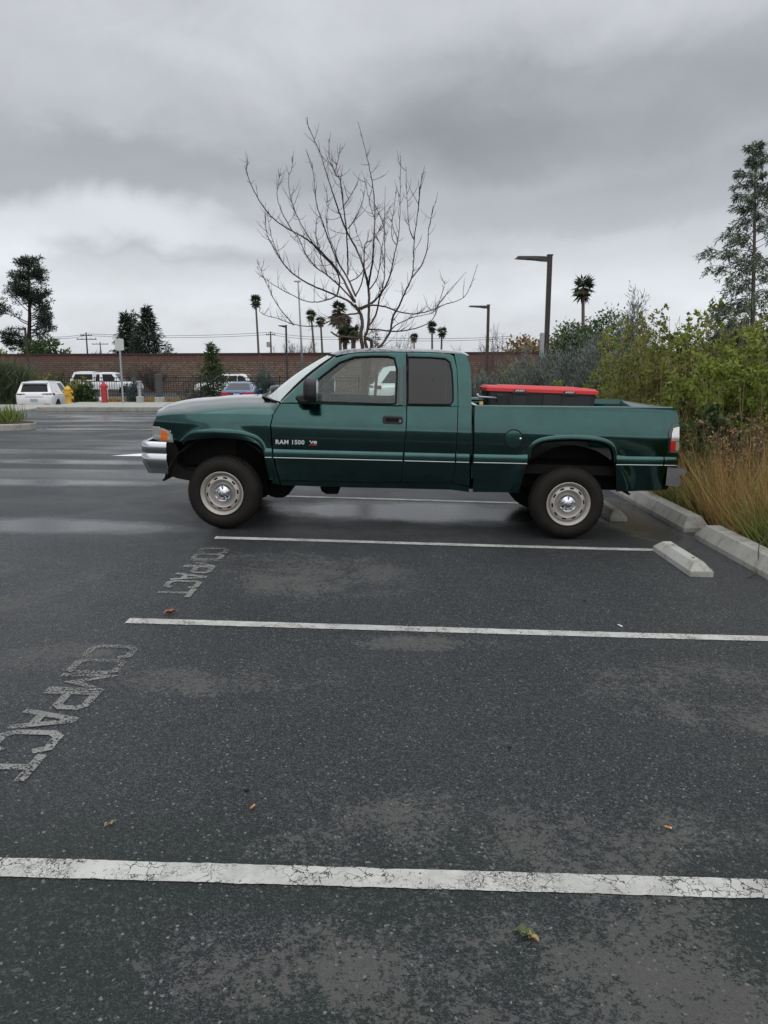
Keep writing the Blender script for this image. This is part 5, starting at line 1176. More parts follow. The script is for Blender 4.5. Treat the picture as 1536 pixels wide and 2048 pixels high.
def bare_shrub(name, label, loc, h, r, nst, m=M_TWIG, sub=9, group='bare shrubs and trees in winter', cat='shrub', thick=.02, levels=2):
    R_ = thing(name, label, cat, loc, 0, group); q = MB(); tw = MB()
    for k in range(nst):
        a = RNG.uniform(0, 2 * PI); u = math.sqrt(RNG.uniform(0, 1)); tip = np.array([math.cos(a) * r * u, math.sin(a) * r * u, h * RNG.uniform(.6, 1.0) * (1 - .25 * u)]); b = np.array([math.cos(a) * r * .08, math.sin(a) * r * .08, 0])
        P = grow(b, tip - b, np.linalg.norm(tip - b), 8, .10, .02); q.tube(P, np.linspace(thick, thick * .18, len(P)), 5, False)
        for j in range(sub):
            t = RNG.uniform(.25, .95); p, d = along(P, np.array([t])); dd = unit(d)[0] + RNG.normal(size=3) * .6; T_ = grow(p[0], dd, h * .28 * (1.1 - t) * RNG.uniform(.6, 1.4), 5, .16, .10); tw.tube(T_, np.linspace(thick * .35, thick * .1, 6), 3, False)
            if levels > 1:
                for _ in range(3):
                    p2, d2 = along(T_, np.array([RNG.uniform(.2, .95)])); tw.tube(grow(p2[0], unit(d2)[0] + RNG.normal(size=3) * .7, h * .09 * RNG.uniform(.6, 1.4), 3, .2, .1), np.linspace(thick * .18, thick * .08, 4), 3, False)
    q.build('trunk', m, R_, fixn=False); tw.build('crown', m, R_, fixn=False); return R_
def conifer(name, label, loc, h, r, m, nb=60, leaf=.3, per=60, trunk=.16, bare=.12, droop=-.15, group=None, taper=1.0, gap=.0, bark=M_BARKD):
    R_ = thing(name, label, 'tree', loc, 0, group); q = MB(); P0 = grow((0, 0, 0), (0, 0, 1), h, 12, .012, .05); q.tube(P0, np.linspace(trunk, trunk * .12, len(P0)), 8, False)
    C = []; D = []
    for k in range(nb):
        t = bare + (1 - bare) * (k + RNG.uniform(0, 1)) / nb; p, _ = along(P0, np.array([min(.995, t)])); a = k * 2.399 + RNG.uniform(-.5, .5)
        ln = r * ((1 - t) ** taper * 1.05 + .05) * RNG.uniform(.62, 1.12); d = np.array([math.cos(a), math.sin(a), .25 + .7 * t])
        B = grow(p[0], d, ln, 6, .08, droop); q.tube(B, np.linspace(max(.01, trunk * .22 * (1 - t) + .004), .004, len(B)), 4, False)
        if RNG.uniform() < gap: continue
        npb = max(6, int(per * (ln / r + .25))); tt = RNG.uniform(.18, 1, npb); pp, dd = along(B, tt); s_ = RNG.normal(size=pp.shape) * np.array([1, 1, .55]) * ln * .13 + RNG.normal(size=pp.shape) * leaf * .25
        C.append(pp + s_); D.append(unit(dd) * .9 + unit(s_) * .6 + np.array([0, 0, -.25]) + RNG.normal(size=pp.shape) * .3)
    q.build('trunk', bark, R_, fixn=False); C = np.concatenate(C); D = np.concatenate(D)
    leaf_mesh('crown', C, D, leaf * RNG.uniform(.7, 1.5, len(C)), leaf * RNG.uniform(.16, .34, len(C)), m, R_, 'needle'); return R_
def broad_tree(name, label, loc, h, r, m, nclump=40, per=120, leaf=.25, base=.35, group=None, squash=.8, bark=M_BARKD, jit=.16):
    R_ = thing(name, label, 'tree', loc, 0, group); q = MB(); th = h * base; q.tube(grow((0, 0, 0), (0, 0, 1), th, 5, .05, .05), np.linspace(h * .03, h * .018, 6), 8, False); C = []; D = []
    top = np.array([0, 0, th])
    for k in range(nclump):
        v = unit(RNG.normal(size=(1, 3)))[0]; v[2] = abs(v[2]) * 1.1 - .25; c_ = top + v * np.array([r, r, (h - th) * squash]) * RNG.uniform(.45, 1.0); c_[2] = max(th * .55, min(h, c_[2] + (h - th) * .12))
        B = grow(top * RNG.uniform(.75, 1.0), c_ - top, np.linalg.norm(c_ - top), 5, .12, .03); q.tube(B, np.linspace(h * .010, h * .002, 6), 4, False)
        s_ = RNG.normal(size=(per, 3)) * np.array([1, 1, .7]) * r * jit * RNG.uniform(.7, 1.3); C.append(c_ + s_); D.append(unit(s_) + RNG.normal(size=s_.shape) * .6)
    q.build('trunk', bark, R_, fixn=False); C = np.concatenate(C); D = np.concatenate(D)
    leaf_mesh('crown', C, D, leaf * RNG.uniform(.7, 1.4, len(C)), leaf * RNG.uniform(.4, .8, len(C)), m, R_); return R_
def pine(name, label, loc, h, r, m=G_PINE, nl=34, group=None):
    """open pine: stout leaning trunk, long crooked limbs, tufts held at their ends"""
    R_ = thing(name, label, 'tree', loc, 0, group); q = MB(); P0 = grow((0, 0, 0), (.05, 0, 1), h * .97, 10, .05, .10); q.tube(P0, np.linspace(h * .026, h * .006, len(P0)), 8, False); C = []; D = []
    for k in range(nl):
        t = .22 + .78 * (k + .5) / nl; p, _ = along(P0, np.array([min(.99, t)])); a = RNG.uniform(0, 2 * PI); prof = (.55 + .9 * t if t < .5 else 1.0) * (1 - max(0, t - .62) / .52) ** .8
        ln = r * prof * RNG.uniform(.55, 1.15); B = grow(p[0], (math.cos(a), math.sin(a), RNG.uniform(-.1, .5)), ln, 7, .22, .05); q.tube(B, np.linspace(h * .008 * (1.15 - t), h * .0015, 8), 5, False)
        for j in range(9):
            u = RNG.uniform(.35, 1.0); p2, d2 = along(B, np.array([u])); S_ = grow(p2[0], unit(d2)[0] + RNG.normal(size=3) * .8, r * .22 * RNG.uniform(.5, 1.3), 3, .25, .12); q.tube(S_, np.linspace(h * .0022, h * .001, 4), 3, False)
            c_ = S_[-1]; n_ = 34; s_ = RNG.normal(size=(n_, 3)) * np.array([1, 1, .6]) * r * .055; C.append(c_ + s_); D.append(unit(s_) + np.array([0, 0, .5]) + RNG.normal(size=s_.shape) * .4)
    q.build('trunk', M_BARKD, R_, fixn=False); C = np.concatenate(C); D = np.concatenate(D)
    leaf_mesh('crown', C, D, h * .020 * RNG.uniform(.7, 1.4, len(C)), h * .008 * RNG.uniform(.6, 1.2, len(C)), m, R_, 'needle'); return R_
def palm(label, px, pyc, Y, crown, pxb=None, skirt=.25, trunk=.22, thick=1.0, zb=-1.5):
    c_ = at(px, pyc, Y); xb_ = at(pxb or px, 705, Y).x; R_ = thing('palm_tree', label, 'palm tree', (xb_, Y, zb), 0, 'tall fan palms beyond the sound wall'); h = c_.z - zb; lean = c_.x - xb_
    P0 = np.array([[lean * (t ** 1.3), 0, h * t] for t in np.linspace(0, 1, 9)]); q = MB(); q.tube(P0, np.linspace(trunk * 1.5 * thick, trunk * thick, 9), 8, False); q.build('trunk', M_BARKG if thick < 1.2 else M_BARK, R_, fixn=False)
    V = []; F = []; top = P0[-1]; V2 = []; F2 = []
    def frond(dirv, ln, VV, FF, nfin=9):
        d = dirv / np.linalg.norm(dirv); s_ = np.cross(d, (0, 0, 1.0)); s_ /= max(1e-6, np.linalg.norm(s_)); n_ = np.cross(s_, d); hub = top + d * ln * .45
        b = len(VV); w_ = .02 * crown; VV += [tuple(top - s_ * w_), tuple(top + s_ * w_), tuple(hub + s_ * w_), tuple(hub - s_ * w_)]; FF.append((b, b + 1, b + 2, b + 3))
        for k in range(nfin):
            a = (k / (nfin - 1) - .5) * 3.6; fd = d * math.cos(a) + s_ * math.sin(a) - n_ * .12 * abs(math.sin(a)) + np.array([0, 0, -.28]) ; fd /= np.linalg.norm(fd); wv = np.cross(fd, n_) * .052 * crown; L_ = ln * .68 * RNG.uniform(.8, 1.1)
            b = len(VV); VV += [tuple(hub), tuple(hub + fd * L_ * .5 + wv), tuple(hub + fd * L_), tuple(hub + fd * L_ * .5 - wv)]; FF.append((b, b + 1, b + 2, b + 3))
    for k in range(30):
        a = k * 2.4; el = RNG.uniform(-.55, 1.25); frond(np.array([math.cos(a) * math.cos(el), math.sin(a) * math.cos(el), math.sin(el)]), crown * .62 * RNG.uniform(.8, 1.1), V, F)
    for k in range(int(40 * skirt)):
        a = k * 2.4; frond(np.array([math.cos(a) * .45, math.sin(a) * .45, -1.0]), crown * RNG.uniform(.5, .9) * (.6 + skirt), V2, F2, 6)
    meshobj('crown', V, F, G_PALM, R_); 
    if F2: meshobj('skirt', V2, F2, G_SKIRT, R_)
    return R_

# --- the bare tree behind the pickup: branches traced, each at its own depth
def bt(cx, cy):
    px, py = 480 + cx / 3.2, 220 + cy / 3.2
    u = (cx - 790) / 700; v = (1500 - cy) / 1400; amp = min(1.0, math.hypot(u, max(v, 0)) * 1.6)
    Y = 15.0 + amp * (1.25 * math.sin(cx * .0105 + 1.1) * math.cos(cy * .006 + .4) + .5 * math.sin(cx * .031 + cy * .012)); return at(px, py, Y)
BR = [([(790, 2190), (792, 1800), (788, 1560), (772, 1440), (782, 1370), (772, 1310), (735, 1250)], 15, 10),
 ([(800, 2150), (808, 1700), (812, 1540), (798, 1460), (816, 1400), (826, 1250), (820, 1130), (790, 1010), (750, 900), (690, 790), (640, 670), (600, 550), (550, 400), (515, 280), (437, 100), (432, 45)], 13, 1.4),
 ([(735, 1260), (690, 1220), (620, 1190), (490, 1135), (400, 1090), (300, 1010), (230, 900), (175, 800), (165, 730), (160, 675)], 8, 1.3),
 ([(300, 1010), (262, 960), (225, 880), (200, 800), (172, 650)], 4, 1.2),
 ([(735, 1230), (700, 1160), (640, 1050), (560, 950), (480, 870), (400, 810), (340, 780), (230, 710), (150, 620), (80, 500), (42, 390), (58, 330)], 9, 1.3),
 ([(620, 1190), (637, 1100), (610, 1020), (500, 900), (430, 800), (370, 690), (320, 550), (312, 430), (330, 380), (337, 295)], 6, 1.2),
 ([(340, 780), (270, 660), (240, 560), (240, 480), (260, 405)], 4, 1.2), ([(740, 1190), (680, 1060), (620, 960), (580, 860), (530, 720), (490, 600), (465, 380), (420, 250)], 7, 1.2),
 ([(690, 1050), (690, 960), (680, 760), (660, 600), (640, 450), (605, 400), (570, 290), (570, 185)], 6, 1.2), ([(605, 400), (630, 310), (645, 215)], 3, 1.1),
 ([(820, 1130), (845, 990), (855, 850), (862, 700), (858, 560), (840, 430), (815, 310), (755, 75)], 7, 1.3), ([(760, 1270), (830, 1240), (900, 1180), (960, 1060), (990, 920), (1010, 830), (1022, 700), (1025, 500), (1028, 290)], 7, 1.2),
 ([(845, 1240), (900, 1170), (925, 1050), (925, 830), (925, 650), (930, 490)], 5, 1.2), ([(840, 2100), (870, 1750), (880, 1540), (900, 1510), (960, 1420), (980, 1320), (1020, 1250), (1060, 1160), (1100, 1070), (1110, 980), (1115, 830), (1140, 650), (1155, 480), (1180, 360)], 11, 1.3),
 ([(1115, 830), (1085, 760), (1070, 600), (1062, 360)], 4, 1.1), ([(1140, 650), (1150, 500), (1174, 405)], 3, 1.1), ([(1100, 1075), (1170, 980), (1200, 870), (1205, 790), (1225, 680), (1250, 585)], 5, 1.1),
 ([(775, 1275), (840, 1250), (930, 1260), (1010, 1290), (1110, 1305), (1200, 1290), (1300, 1250), (1430, 1200), (1480, 1110), (1520, 990)], 6.5, 1.2), ([(1250, 1275), (1320, 1180), (1450, 1035)], 4, 1.1),
 ([(815, 1400), (960, 1415), (1060, 1410), (1160, 1385), (1240, 1330), (1290, 1180), (1315, 1090)], 6, 1.1), ([(960, 1415), (1010, 1370), (1100, 1330), (1190, 1310), (1250, 1280), (1310, 1130)], 4, 1.1),
 ([(765, 1300), (690, 1310), (600, 1340), (520, 1375), (440, 1385), (340, 1370), (240, 1335), (135, 1300), (128, 1240)], 6, 1.2), ([(340, 1370), (240, 1250), (170, 1110), (110, 965)], 4, 1.1),
 ([(620, 1190), (560, 1215), (480, 1230), (400, 1215), (250, 1140), (150, 1070), (110, 1000)], 5, 1.1), ([(735, 1230), (640, 1130), (560, 1060), (480, 1000), (420, 920), (380, 830), (345, 785)], 6, 2),
 ([(740, 1190), (775, 1120), (795, 1000), (800, 860), (850, 830), (900, 750), (950, 640), (985, 590)], 5, 1.1), ([(690, 760), (740, 690), (790, 560), (770, 505)], 4, 1.1), ([(660, 620), (700, 560), (755, 470)], 3, 1), ([(820, 1160), (880, 1070), (905, 900), (925, 760)], 5, 1.5),
 ([(826, 1380), (870, 1310), (890, 1220), (905, 1160)], 7, 4), ([(800, 1460), (840, 1480), (838, 1560), (830, 1700)], 11, 10), ([(580, 1420), (640, 1450), (765, 1460)], 5, 7), ([(862, 600), (900, 690), (925, 740)], 3, 2), ([(860, 700), (830, 590), (800, 450)], 3, 1), ([(1010, 830), (980, 760), (970, 700)], 3, 1),
 ([(640, 1000), (605, 900), (560, 760), (555, 490)], 4, 1), ([(700, 1100), (780, 1040), (790, 900), (745, 780), (730, 690)], 4, 1), ([(560, 1060), (520, 960), (510, 880), (485, 800), (495, 690)], 4, 1), ([(925, 1000), (905, 880), (860, 780)], 3, 1), ([(1000, 860), (970, 800), (985, 620), (1000, 515)], 3.5, 1.1)]
bp = at(480 + 790 / 3.2, 220 + 2190 / 3.2, 15.0)
bt_root = thing('bare_tree', 'large bare winter tree with upswept branches rising behind the pickup cab', 'tree', (bp.x, 15.0, 0))
q = MB(); tw = MB(); PXM = 15.4 / 1540 / 3.2
for i, (pts, r0, r1) in enumerate(BR):
    P = crom([bt(*p) - bt_root.location for p in pts], 5); n = len(P); rad = [(r0 + (r1 - r0) * (k / (n - 1)) ** .8) * PXM * .95 for k in range(n)]
    P = [p + Vector((RNG.normal() * .003, RNG.normal() * .003, RNG.normal() * .003)) * (0 if k in (0, n - 1) else 1) for k, p in enumerate(P)]
    q.tube(P, rad, 7 if r0 > 5 else 5, False)
    A = np.array([tuple(p) for p in P]); L_ = sum((P[k + 1] - P[k]).length for k in range(n - 1))
    for j in range(int(L_ * 4.6)):
        t = RNG.uniform(.12 if r1 < 4 else .7, .97)
        p, d = along(A, np.array([t]))
        if p[0][2] < 2.0: continue
        dd = unit(d)[0] * RNG.uniform(.4, 1.1) + RNG.normal(size=3) * np.array([.6, .6, .25]); ln = RNG.uniform(.10, .55) * (1.15 - .6 * t)
        S_ = grow(p[0], dd, ln, 5, .06, .20); tw.tube(S_, np.linspace(.0055, .0018, 6), 4, False)
        if ln > .3: tw.tube(grow(S_[2], S_[3] - S_[2] + RNG.normal(size=3) * .05, ln * .45, 3, .15, .15), np.linspace(.0032, .0015, 4), 3, False)
q.build('trunk', M_BARK, bt_root, fixn=False, smooth=True); tw.build('twigs', M_BARK, bt_root, fixn=False); bt_root.children[-1]['kind'] = 'stuff'

# --- right side: conifer, hedge shrubs, junipers
def ploc(px, Y, dz=0.0): x = gx(px, Y); return (x, Y, (bedz(x, Y) if x > 3.5 else gz(x, Y)) + dz)
lc = ploc(1491, 12.3); hc_ = zt(285, 12.3) - lc[2]
def cedar(name, label, loc, h, r, m):
    """slender conifer: tiers of arching branches hung with flat sprays"""
    R_ = thing(name, label, 'tree', loc); q = MB(); P0 = grow((0, 0, 0), (-.062, 0, 1), h, 12, .006, .0); q.tube(P0, np.linspace(.062, .008, 13), 8, False); C = []; D = []
    nb = 88
    for k in range(nb):
        t = .22 + .78 * ((k + RNG.uniform(0, 1)) / nb); p, _ = along(P0, np.array([min(.992, t)])); a = k * 2.399 + RNG.uniform(-.6, .6)
        ln = r * min(.74, (1.02 - t) ** .9 * 1.35) * RNG.uniform(.5, 1.15) + .05; B = grow(p[0], (math.cos(a), math.sin(a), .35 + .9 * max(0, t - .5)), ln, 7, .07, -.10 * (1.15 - t)); q.tube(B, np.linspace(.012 * (1.2 - t), .003, 8), 4, False)
        for j in range(int(4 + 11 * ln)):
            u = RNG.uniform(.12, 1.0); p2, d2 = along(B, np.array([u])); sd_ = np.cross(unit(d2)[0], (0, 0, 1)) * RNG.choice([-1, 1]); sl = (.14 + .28 * RNG.uniform()) * (1.2 - .55 * t) * (.30 + .70 * min(1, (1.02 - t) * 2.4))
            S_ = grow(p2[0], unit(d2)[0] * .8 + sd_ * RNG.uniform(.2, .9) + np.array([0, 0, -.35]), sl, 4, .10, -.16); q.tube(S_, [.004, .0035, .003, .0025, .002], 3, False)
            tt = RNG.uniform(.1, 1, 24); pp, dd = along(S_, tt); o_ = RNG.normal(size=pp.shape) * .014; C.append(pp + o_); D.append(unit(dd) + o_ * 45)
    q.build('trunk', M_BARKG, R_, fixn=False); C = np.concatenate(C); D = np.concatenate(D)
    leaf_mesh('crown', C, D, RNG.uniform(.035, .085, len(C)), RNG.uniform(.012, .024, len(C)), m, R_, 'needle'); return R_
cd_ = cedar('cedar_tree', 'slender young cedar with drooping sprays standing behind the hedge at the right edge', lc, hc_, 1.15, G_CEDAR)
SH = [('broadleaf_shrub', 'bright green leafy shrub nearest the right edge, above the dry grass', 1545, 10.2, 2.05, 1.15, 46, 17250, 0.081, G_BRIGHT),
      ('broadleaf_shrub', 'bright green shrub directly below the young cedar', 1470, 11.4, 2.15, 1.15, 46, 16099, 0.081, G_BRIGHT),
      ('broadleaf_shrub', 'olive green shrub with straw stems left of the young cedar', 1392, 12.6, 2.30, 1.2, 50, 16099, 0.075, G_OLIVE),
      ('broadleaf_shrub', 'yellow green shrub behind the tail end of the pickup bed', 1318, 13.6, 2.30, 1.25, 50, 14949, 0.072, G_OLIVE),
      ('broadleaf_shrub', 'lighter green shrub right of the grey junipers', 1262, 15.2, 2.25, 1.1, 42, 10350, 0.072, G_BRIGHT),
      ('broadleaf_shrub', 'dark green low shrub touching the taillight corner of the pickup', 1395, 10.0, 1.25, .62, 30, 7474, 0.078, G_DARK),
      ('broadleaf_shrub', 'dense green shrub rising at the far right behind its neighbours', 1560, 12.8, 2.5, 1.3, 44, 10350, 0.085, G_BRIGHT),
      ('broadleaf_shrub', 'feathery dark shrub in the gap under the cedar branches', 1425, 13.4, 2.55, .9, 40, 9200, 0.065, G_DARK)]
for nm, lab, px, Y, h, r, ns, nl, lf, m in SH:
    rd = m is not G_DARK; leafy_shrub(nm, lab, ploc(px, Y), h * (1.06 if rd else 1), r, int(ns * (1.7 if rd else 1)), nl if not rd else int(nl * .92), lf * (.78 if rd else 1), m, M_STALK if rd else M_TWIG, reedy=rd)
leafy_shrub('rusty_shrub', 'dry rust brown twiggy shrub below the green hedge at the right edge', ploc(1500, 9.0), 1.25, .95, 60, 6500, .032, G_RUST, low=.2)
leafy_shrub('rusty_shrub', 'thin brown dry shrub between the dark low shrub and the right edge', ploc(1432, 9.6), 1.15, .6, 36, 2800, .030, G_RUST, low=.3)
JU = [('grey juniper shrub standing behind the right end of the red bin lid', 1205, 17.2, 2.45, 1.05, 90, 0.0, 1), ('dark juniper shrub between the lighter junipers', 1232, 18.6, 2.7, .95, 80, .2, 0), ('tall grey juniper shrub directly right of the tallest lamp post', 1150, 18.4, 2.65, 1.1, 95, 0.0, 1),
      ('feathery juniper shrub left of the tallest lamp post', 1068, 19.6, 2.35, 1.15, 80, 0.0, 1), ('grey juniper shrub low beside the second lamp post', 1005, 22.5, 1.85, 1.0, 70, 0.0, 1), ('small grey juniper shrub next to the rear of the cab', 955, 22.0, 1.7, .85, 60, 0.0, 1)]
for lab, px, Y, h, r, ns, sp2, mm in JU: juniper('juniper_shrub', lab, ploc(px, Y) if px > 1080 else (gx(px, Y), Y, 0), h, r, ns, G_JUN if mm else G_DARK, spire=sp2)
leafy_shrub('broadleaf_shrub', 'greyish round shrub in front of the sound wall beyond the bin', (gx(1035, 23), 23, 0), 1.9, 1.3, 40, 6000, .06, G_OLIVE)
juniper('spire_conifer', 'narrow pointed conifer spire rising right of the dark oak', ploc(1243, 24), zt(560, 24), .95, 90, G_JUN, group=None, spire=.9, leaf=.07, per=110, cat='tree')
# straw stalks and flower spikes among the shrubs
for (lab, px0, px1, Y, z0, z1, n, lf) in [('cluster of tall straw coloured stalks rising in the olive hedge', 1325, 1380, 11.6, .3, 2.0, 18, 0), ('straw coloured stalks in front of the green shrub at the right edge', 1440, 1540, 9.9, .2, 1.55, 16, 0), ('straw stalks standing behind the tailgate', 1248, 1320, 12.9, .4, 2.1, 14, 0), ('leafy flower spikes sticking up against the sky over the hedge', 1322, 1386, 13.2, 1.2, 2.72, 9, 1)]:
    r_ = thing('stalk_cluster', lab, 'plant', ploc((px0 + px1) / 2, Y), 0, 'stalk clusters in the hedge'); q = MB(); C = []; D = []; wd = (px1 - px0) / 1540 * Y / 2
    for k in range(n):
        b = np.array([RNG.uniform(-wd, wd), RNG.uniform(-.35, .35), 0]); P = grow(b, (RNG.normal() * .10, RNG.normal() * .10, 1), z1 * RNG.uniform(.5, 1.0), 8, .05, .03); q.tube(P, np.linspace(.0055, .0025, 9), 4, False)
        if lf: p, d = along(P, RNG.uniform(.5, 1, 60)); C.append(p + RNG.normal(size=p.shape) * .022); D.append(RNG.normal(size=p.shape) + np.array([0, 0, .5]))
    q.build('stalks', M_STALK if not lf else M_TWIG, r_, fixn=False); r_.children[-1]['kind'] = 'stuff'
    if lf: C = np.concatenate(C); leaf_mesh('foliage', C, np.concatenate(D), .05, .03, G_DARK, r_)
# grass of the bed: dry tufts and greener strips
def grass(name, n, m, zone, lmin, lmax, wd, lean=.35, clump=.12, nclump=400):
    cx = []; 
    while len(cx) < nclump:
        x, y = RNG.uniform(3.45, 7.5), RNG.uniform(5.2, 16)
        if zone(x, y): cx.append((x, y))
    cx = np.array(cx); i = RNG.integers(0, len(cx), n); xy = cx[i] + RNG.normal(size=(n, 2)) * clump; ok = xy[:, 0] > 3.58; xy = xy[ok]; i = i[ok]; n = len(xy)
    z = np.array([bedz(a, b) for a, b in xy]); C = np.column_stack([xy, z]); cl = RNG.normal(size=(len(cx), 2))[i] * .25
    D = np.column_stack([RNG.normal(size=(n, 2)) * lean + cl, np.ones(n)]); L = RNG.uniform(lmin, lmax, n) * (.7 + .5 * RNG.uniform(size=len(cx))[i])
    return tag(leaf_mesh(name, C, D, L, wd * RNG.uniform(.7, 1.5, n), m, None, 'needle'), kind='stuff')
NZ = lambda x, y, s: mnoise.noise(Vector((x * s, y * s, 3.3)))
grass('dry_grass', 26000, G_DRY, lambda x, y: NZ(x, y, 1.6) > -.02 and x - 3.5 < .40 * (y - 4.0), .45, 1.15, .007)
grass('green_grass', 19000, G_GRASS, lambda x, y: (NZ(x, y, 1.6) < .02 and x < 5.8), .35, 1.0, .008)
grass('bed_weeds', 6000, G_RUST, lambda x, y: y > 6.0 and x > 3.7, .15, .5, .010, .8)
tw_ = thing('fallen_twig', 'thin bare twig lying across the near kerb', 'twig', (3.25, 6.75, gz(3.2, 6.7)))
q = MB(); P = [(-.13, -.38, .012), (.03, -.20, .03), (.10, -.05, .205), (.22, .12, .205), (.32, .28, .22)]; q.tube(crom(P, 4), .005, 5); q.tube([(.20, .10, .205), (.24, .24, .215)], .003, 4); q.build('twig', M_BARK, tw_)

# --- beyond the lot: left shrubs, fence shrubs, trees over the wall
M_ORN = leafmat('long_grass_clump', [(.03, .05, .024), (.07, .095, .045), (.11, .13, .075), (.16, .17, .11)], trans=.2)
for i, (px, Y, h, r) in enumerate([(10, 46.5, 2.75, 1.6), (46, 47, 2.6, 1.3), (-26, 46, 2.8, 1.6)]):
    r_ = thing('grass_clump', ['tall arching grey green grass clump at the left edge', 'tall grass clump right beside the left edge clump, before the lamp post', 'grass clump cut by the picture edge'][i], 'plant', (gx(px, Y), Y, LOW + .05), 0, 'tall grass clumps left of the white car'); n = 2600
    b = RNG.normal(size=(n, 2)) * r * .42; C = np.column_stack([b, RNG.uniform(0, h * .72, n)]); D = np.column_stack([b * .5 + RNG.normal(size=(n, 2)) * .4, np.full(n, 1.0)]); leaf_mesh('foliage', C, D, h * RNG.uniform(.2, .5, n), .05, M_ORN, r_, 'needle')
FS = [('leafy green shrub against the fence behind the yellow hydrant', 168, 46.6, 1.65, 1.2, G_OLIVE), ('dark green shrub against the fence behind the red standpipe', 190, 46.2, 1.3, .9, G_DARK), ('bushy green shrub left of the camper pickup', 118, 47.2, 2.0, 1.4, G_OLIVE), ('green shrub behind the roof of the white car', 85, 50.5, 1.9, 1.3, G_DARK)]
for lab, px, Y, h, r, m in FS: leafy_shrub('fence_shrub', lab, (gx(px, Y), Y, LOW), h + .2, r, 22, 2600, .13, m, group='shrubs along the iron fence', wild=.1)
juniper('young_conifer', 'dark young conifer whose tip clears the fence right of the yellow hydrant', (gx(136, 45), 45, LOW), zt(730, 45) - LOW, .75, 40, G_DARK, group=None, spire=.8, leaf=.12, per=70, cat='tree')
juniper('young_conifer', 'pale blue green young conifer beside the grey valve post', (gx(283, 36.5), 36.5, -.6), zt(733, 36.5) + .6, .55, 46, G_BLUE, group=None, spire=.8, leaf=.08, per=80, cat='tree')
juniper('blue_conifer', 'broad blue green conifer right of the blue sedan', (gx(532, 50.5), 50.5, LOW), zt(728, 50.5) - LOW, 1.35, 70, G_BLUE, group=None, spire=.45, leaf=.11, per=90, cat='tree')
conifer('evergreen_tree', 'full dark evergreen rising over the wall top left of the blue sedan', (gx(437, 50.5), 50.5, LOW), zt(690, 50.5) - LOW, 1.35, G_DARK, nb=70, leaf=.22, per=60, trunk=.08, bare=.04, droop=-.05, taper=.75)
for i, (px, Y, w_) in enumerate([(300, 47.2, 1.0), (355, 47.0, 1.6), (250, 47.2, .8), (545, 47.2, 1.4)]):
    n = 700; r_ = thing('dry_grass_clump', ['orange dry grass at the fence foot left of the bollard', 'orange dry grass at the fence foot right of the bollard', 'dry grass at the fence foot behind the sign post', 'dry grass at the fence foot by the windscreen'][i], 'plant', (gx(px, Y), Y, FZ - .02), 0, 'dry grass clumps at the foot of the iron fence')
    C = np.column_stack([RNG.uniform(-w_, w_, n), RNG.normal(size=n) * .2, np.zeros(n)]); D = np.column_stack([RNG.normal(size=(n, 2)) * .4, np.ones(n)]); leaf_mesh('foliage', C, D, RNG.uniform(.2, .5, n), .035, G_DRY, r_, 'needle')
bare_shrub('bare_shrub', 'bare dark twiggy shrub behind the fence right of the bollard', (gx(395, 46.5), 46.5, LOW), 1.7, 1.3, 20, M_BARKD, 8, thick=.022)
bare_shrub('bare_vine', 'bare climbing twigs spread on the sound wall behind the sign', (gx(268, 74.5), 74.8, LOW), 3.5, 2.6, 34, M_BARKG, 10, thick=.03)
bare_shrub('bare_vine', 'dark climbing vine on the sound wall behind the evergreen', (gx(318, 74.5), 74.8, LOW), 3.3, 1.6, 24, M_BARKD, 10, thick=.03)
bare_shrub('bare_willow', 'bare reddish willow shrub around the second lamp post', (gx(982, 31), 31, 0), zt(618, 31), 1.55, 26, M_TWIG, 8, thick=.022)
bare_shrub('bare_willow', 'lower bare shrub against the wall right of the second lamp post', (gx(1010, 36), 36, 0), zt(662, 36), 1.5, 26, M_GTWIG, 9, thick=.022)
# skyline trees
pine('pine_tree', 'tall open dark pine at the left rising over the sound wall', (gx(82, 112), 112, -2), zt(522, 112) + 2, 4.4, nl=44)
pine('pine_tree', 'dark pine cut by the left edge of the picture', (gx(-34, 104), 104, -2), zt(535, 104) + 2, 3.4, nl=40)
conifer('redwood_tree', 'left and lower of the two clustered redwoods over the wall', (gx(276, 160), 160, -2), zt(630, 160) + 2, 3.9, G_PINE, nb=90, leaf=.8, per=60, trunk=.4, bare=.05, droop=-.1, taper=.8, group='redwoods clustered beyond the wall')
conifer('redwood_tree', 'right and taller of the two clustered redwoods over the wall', (gx(316, 156), 156, -2), zt(616, 156) + 2, 4.5, G_PINE, nb=100, leaf=.8, per=64, trunk=.4, bare=.05, droop=-.1, taper=.8, group='redwoods clustered beyond the wall')
conifer('redwood_tree', 'slim redwood top between the two clustered redwoods', (gx(289, 164), 164, -2), zt(624, 164) + 2, 2.4, G_PINE, nb=46, leaf=.8, per=40, trunk=.35, bare=.05, droop=-.1, taper=.8, group='redwoods clustered beyond the wall')
conifer('redwood_tree', 'tiny far conifer right of the redwood cluster', (gx(357, 200), 200, -2), zt(688, 200) + 2, 1.8, G_PINE, nb=26, leaf=.9, per=30, trunk=.2, bare=.1, taper=.7)
broad_tree('evergreen_oak', 'round dark tree under the right side of the tall pine', (gx(112, 100), 100, -2), zt(658, 100) + 2, 2.9, G_DARK, 34, 110, .42)
broad_tree('evergreen_oak', 'low dark tree under the left side of the tall pine', (gx(28, 98), 98, -2), zt(676, 98) + 2, 3.0, G_OLIVE, 26, 90, .42)
broad_tree('evergreen_oak', 'dark oak crown behind the tallest lamp post, below the lone palm', (gx(1172, 42), 42, -1), zt(585, 42) + 1, 2.0, G_DARK, 54, 130, .17, jit=.2)
broad_tree('evergreen_oak', 'lower dark oak crown left of the tallest lamp post', (gx(1130, 46), 46, -1), zt(612, 46) + 1, 1.4, G_DARK, 26, 110, .17, jit=.2)
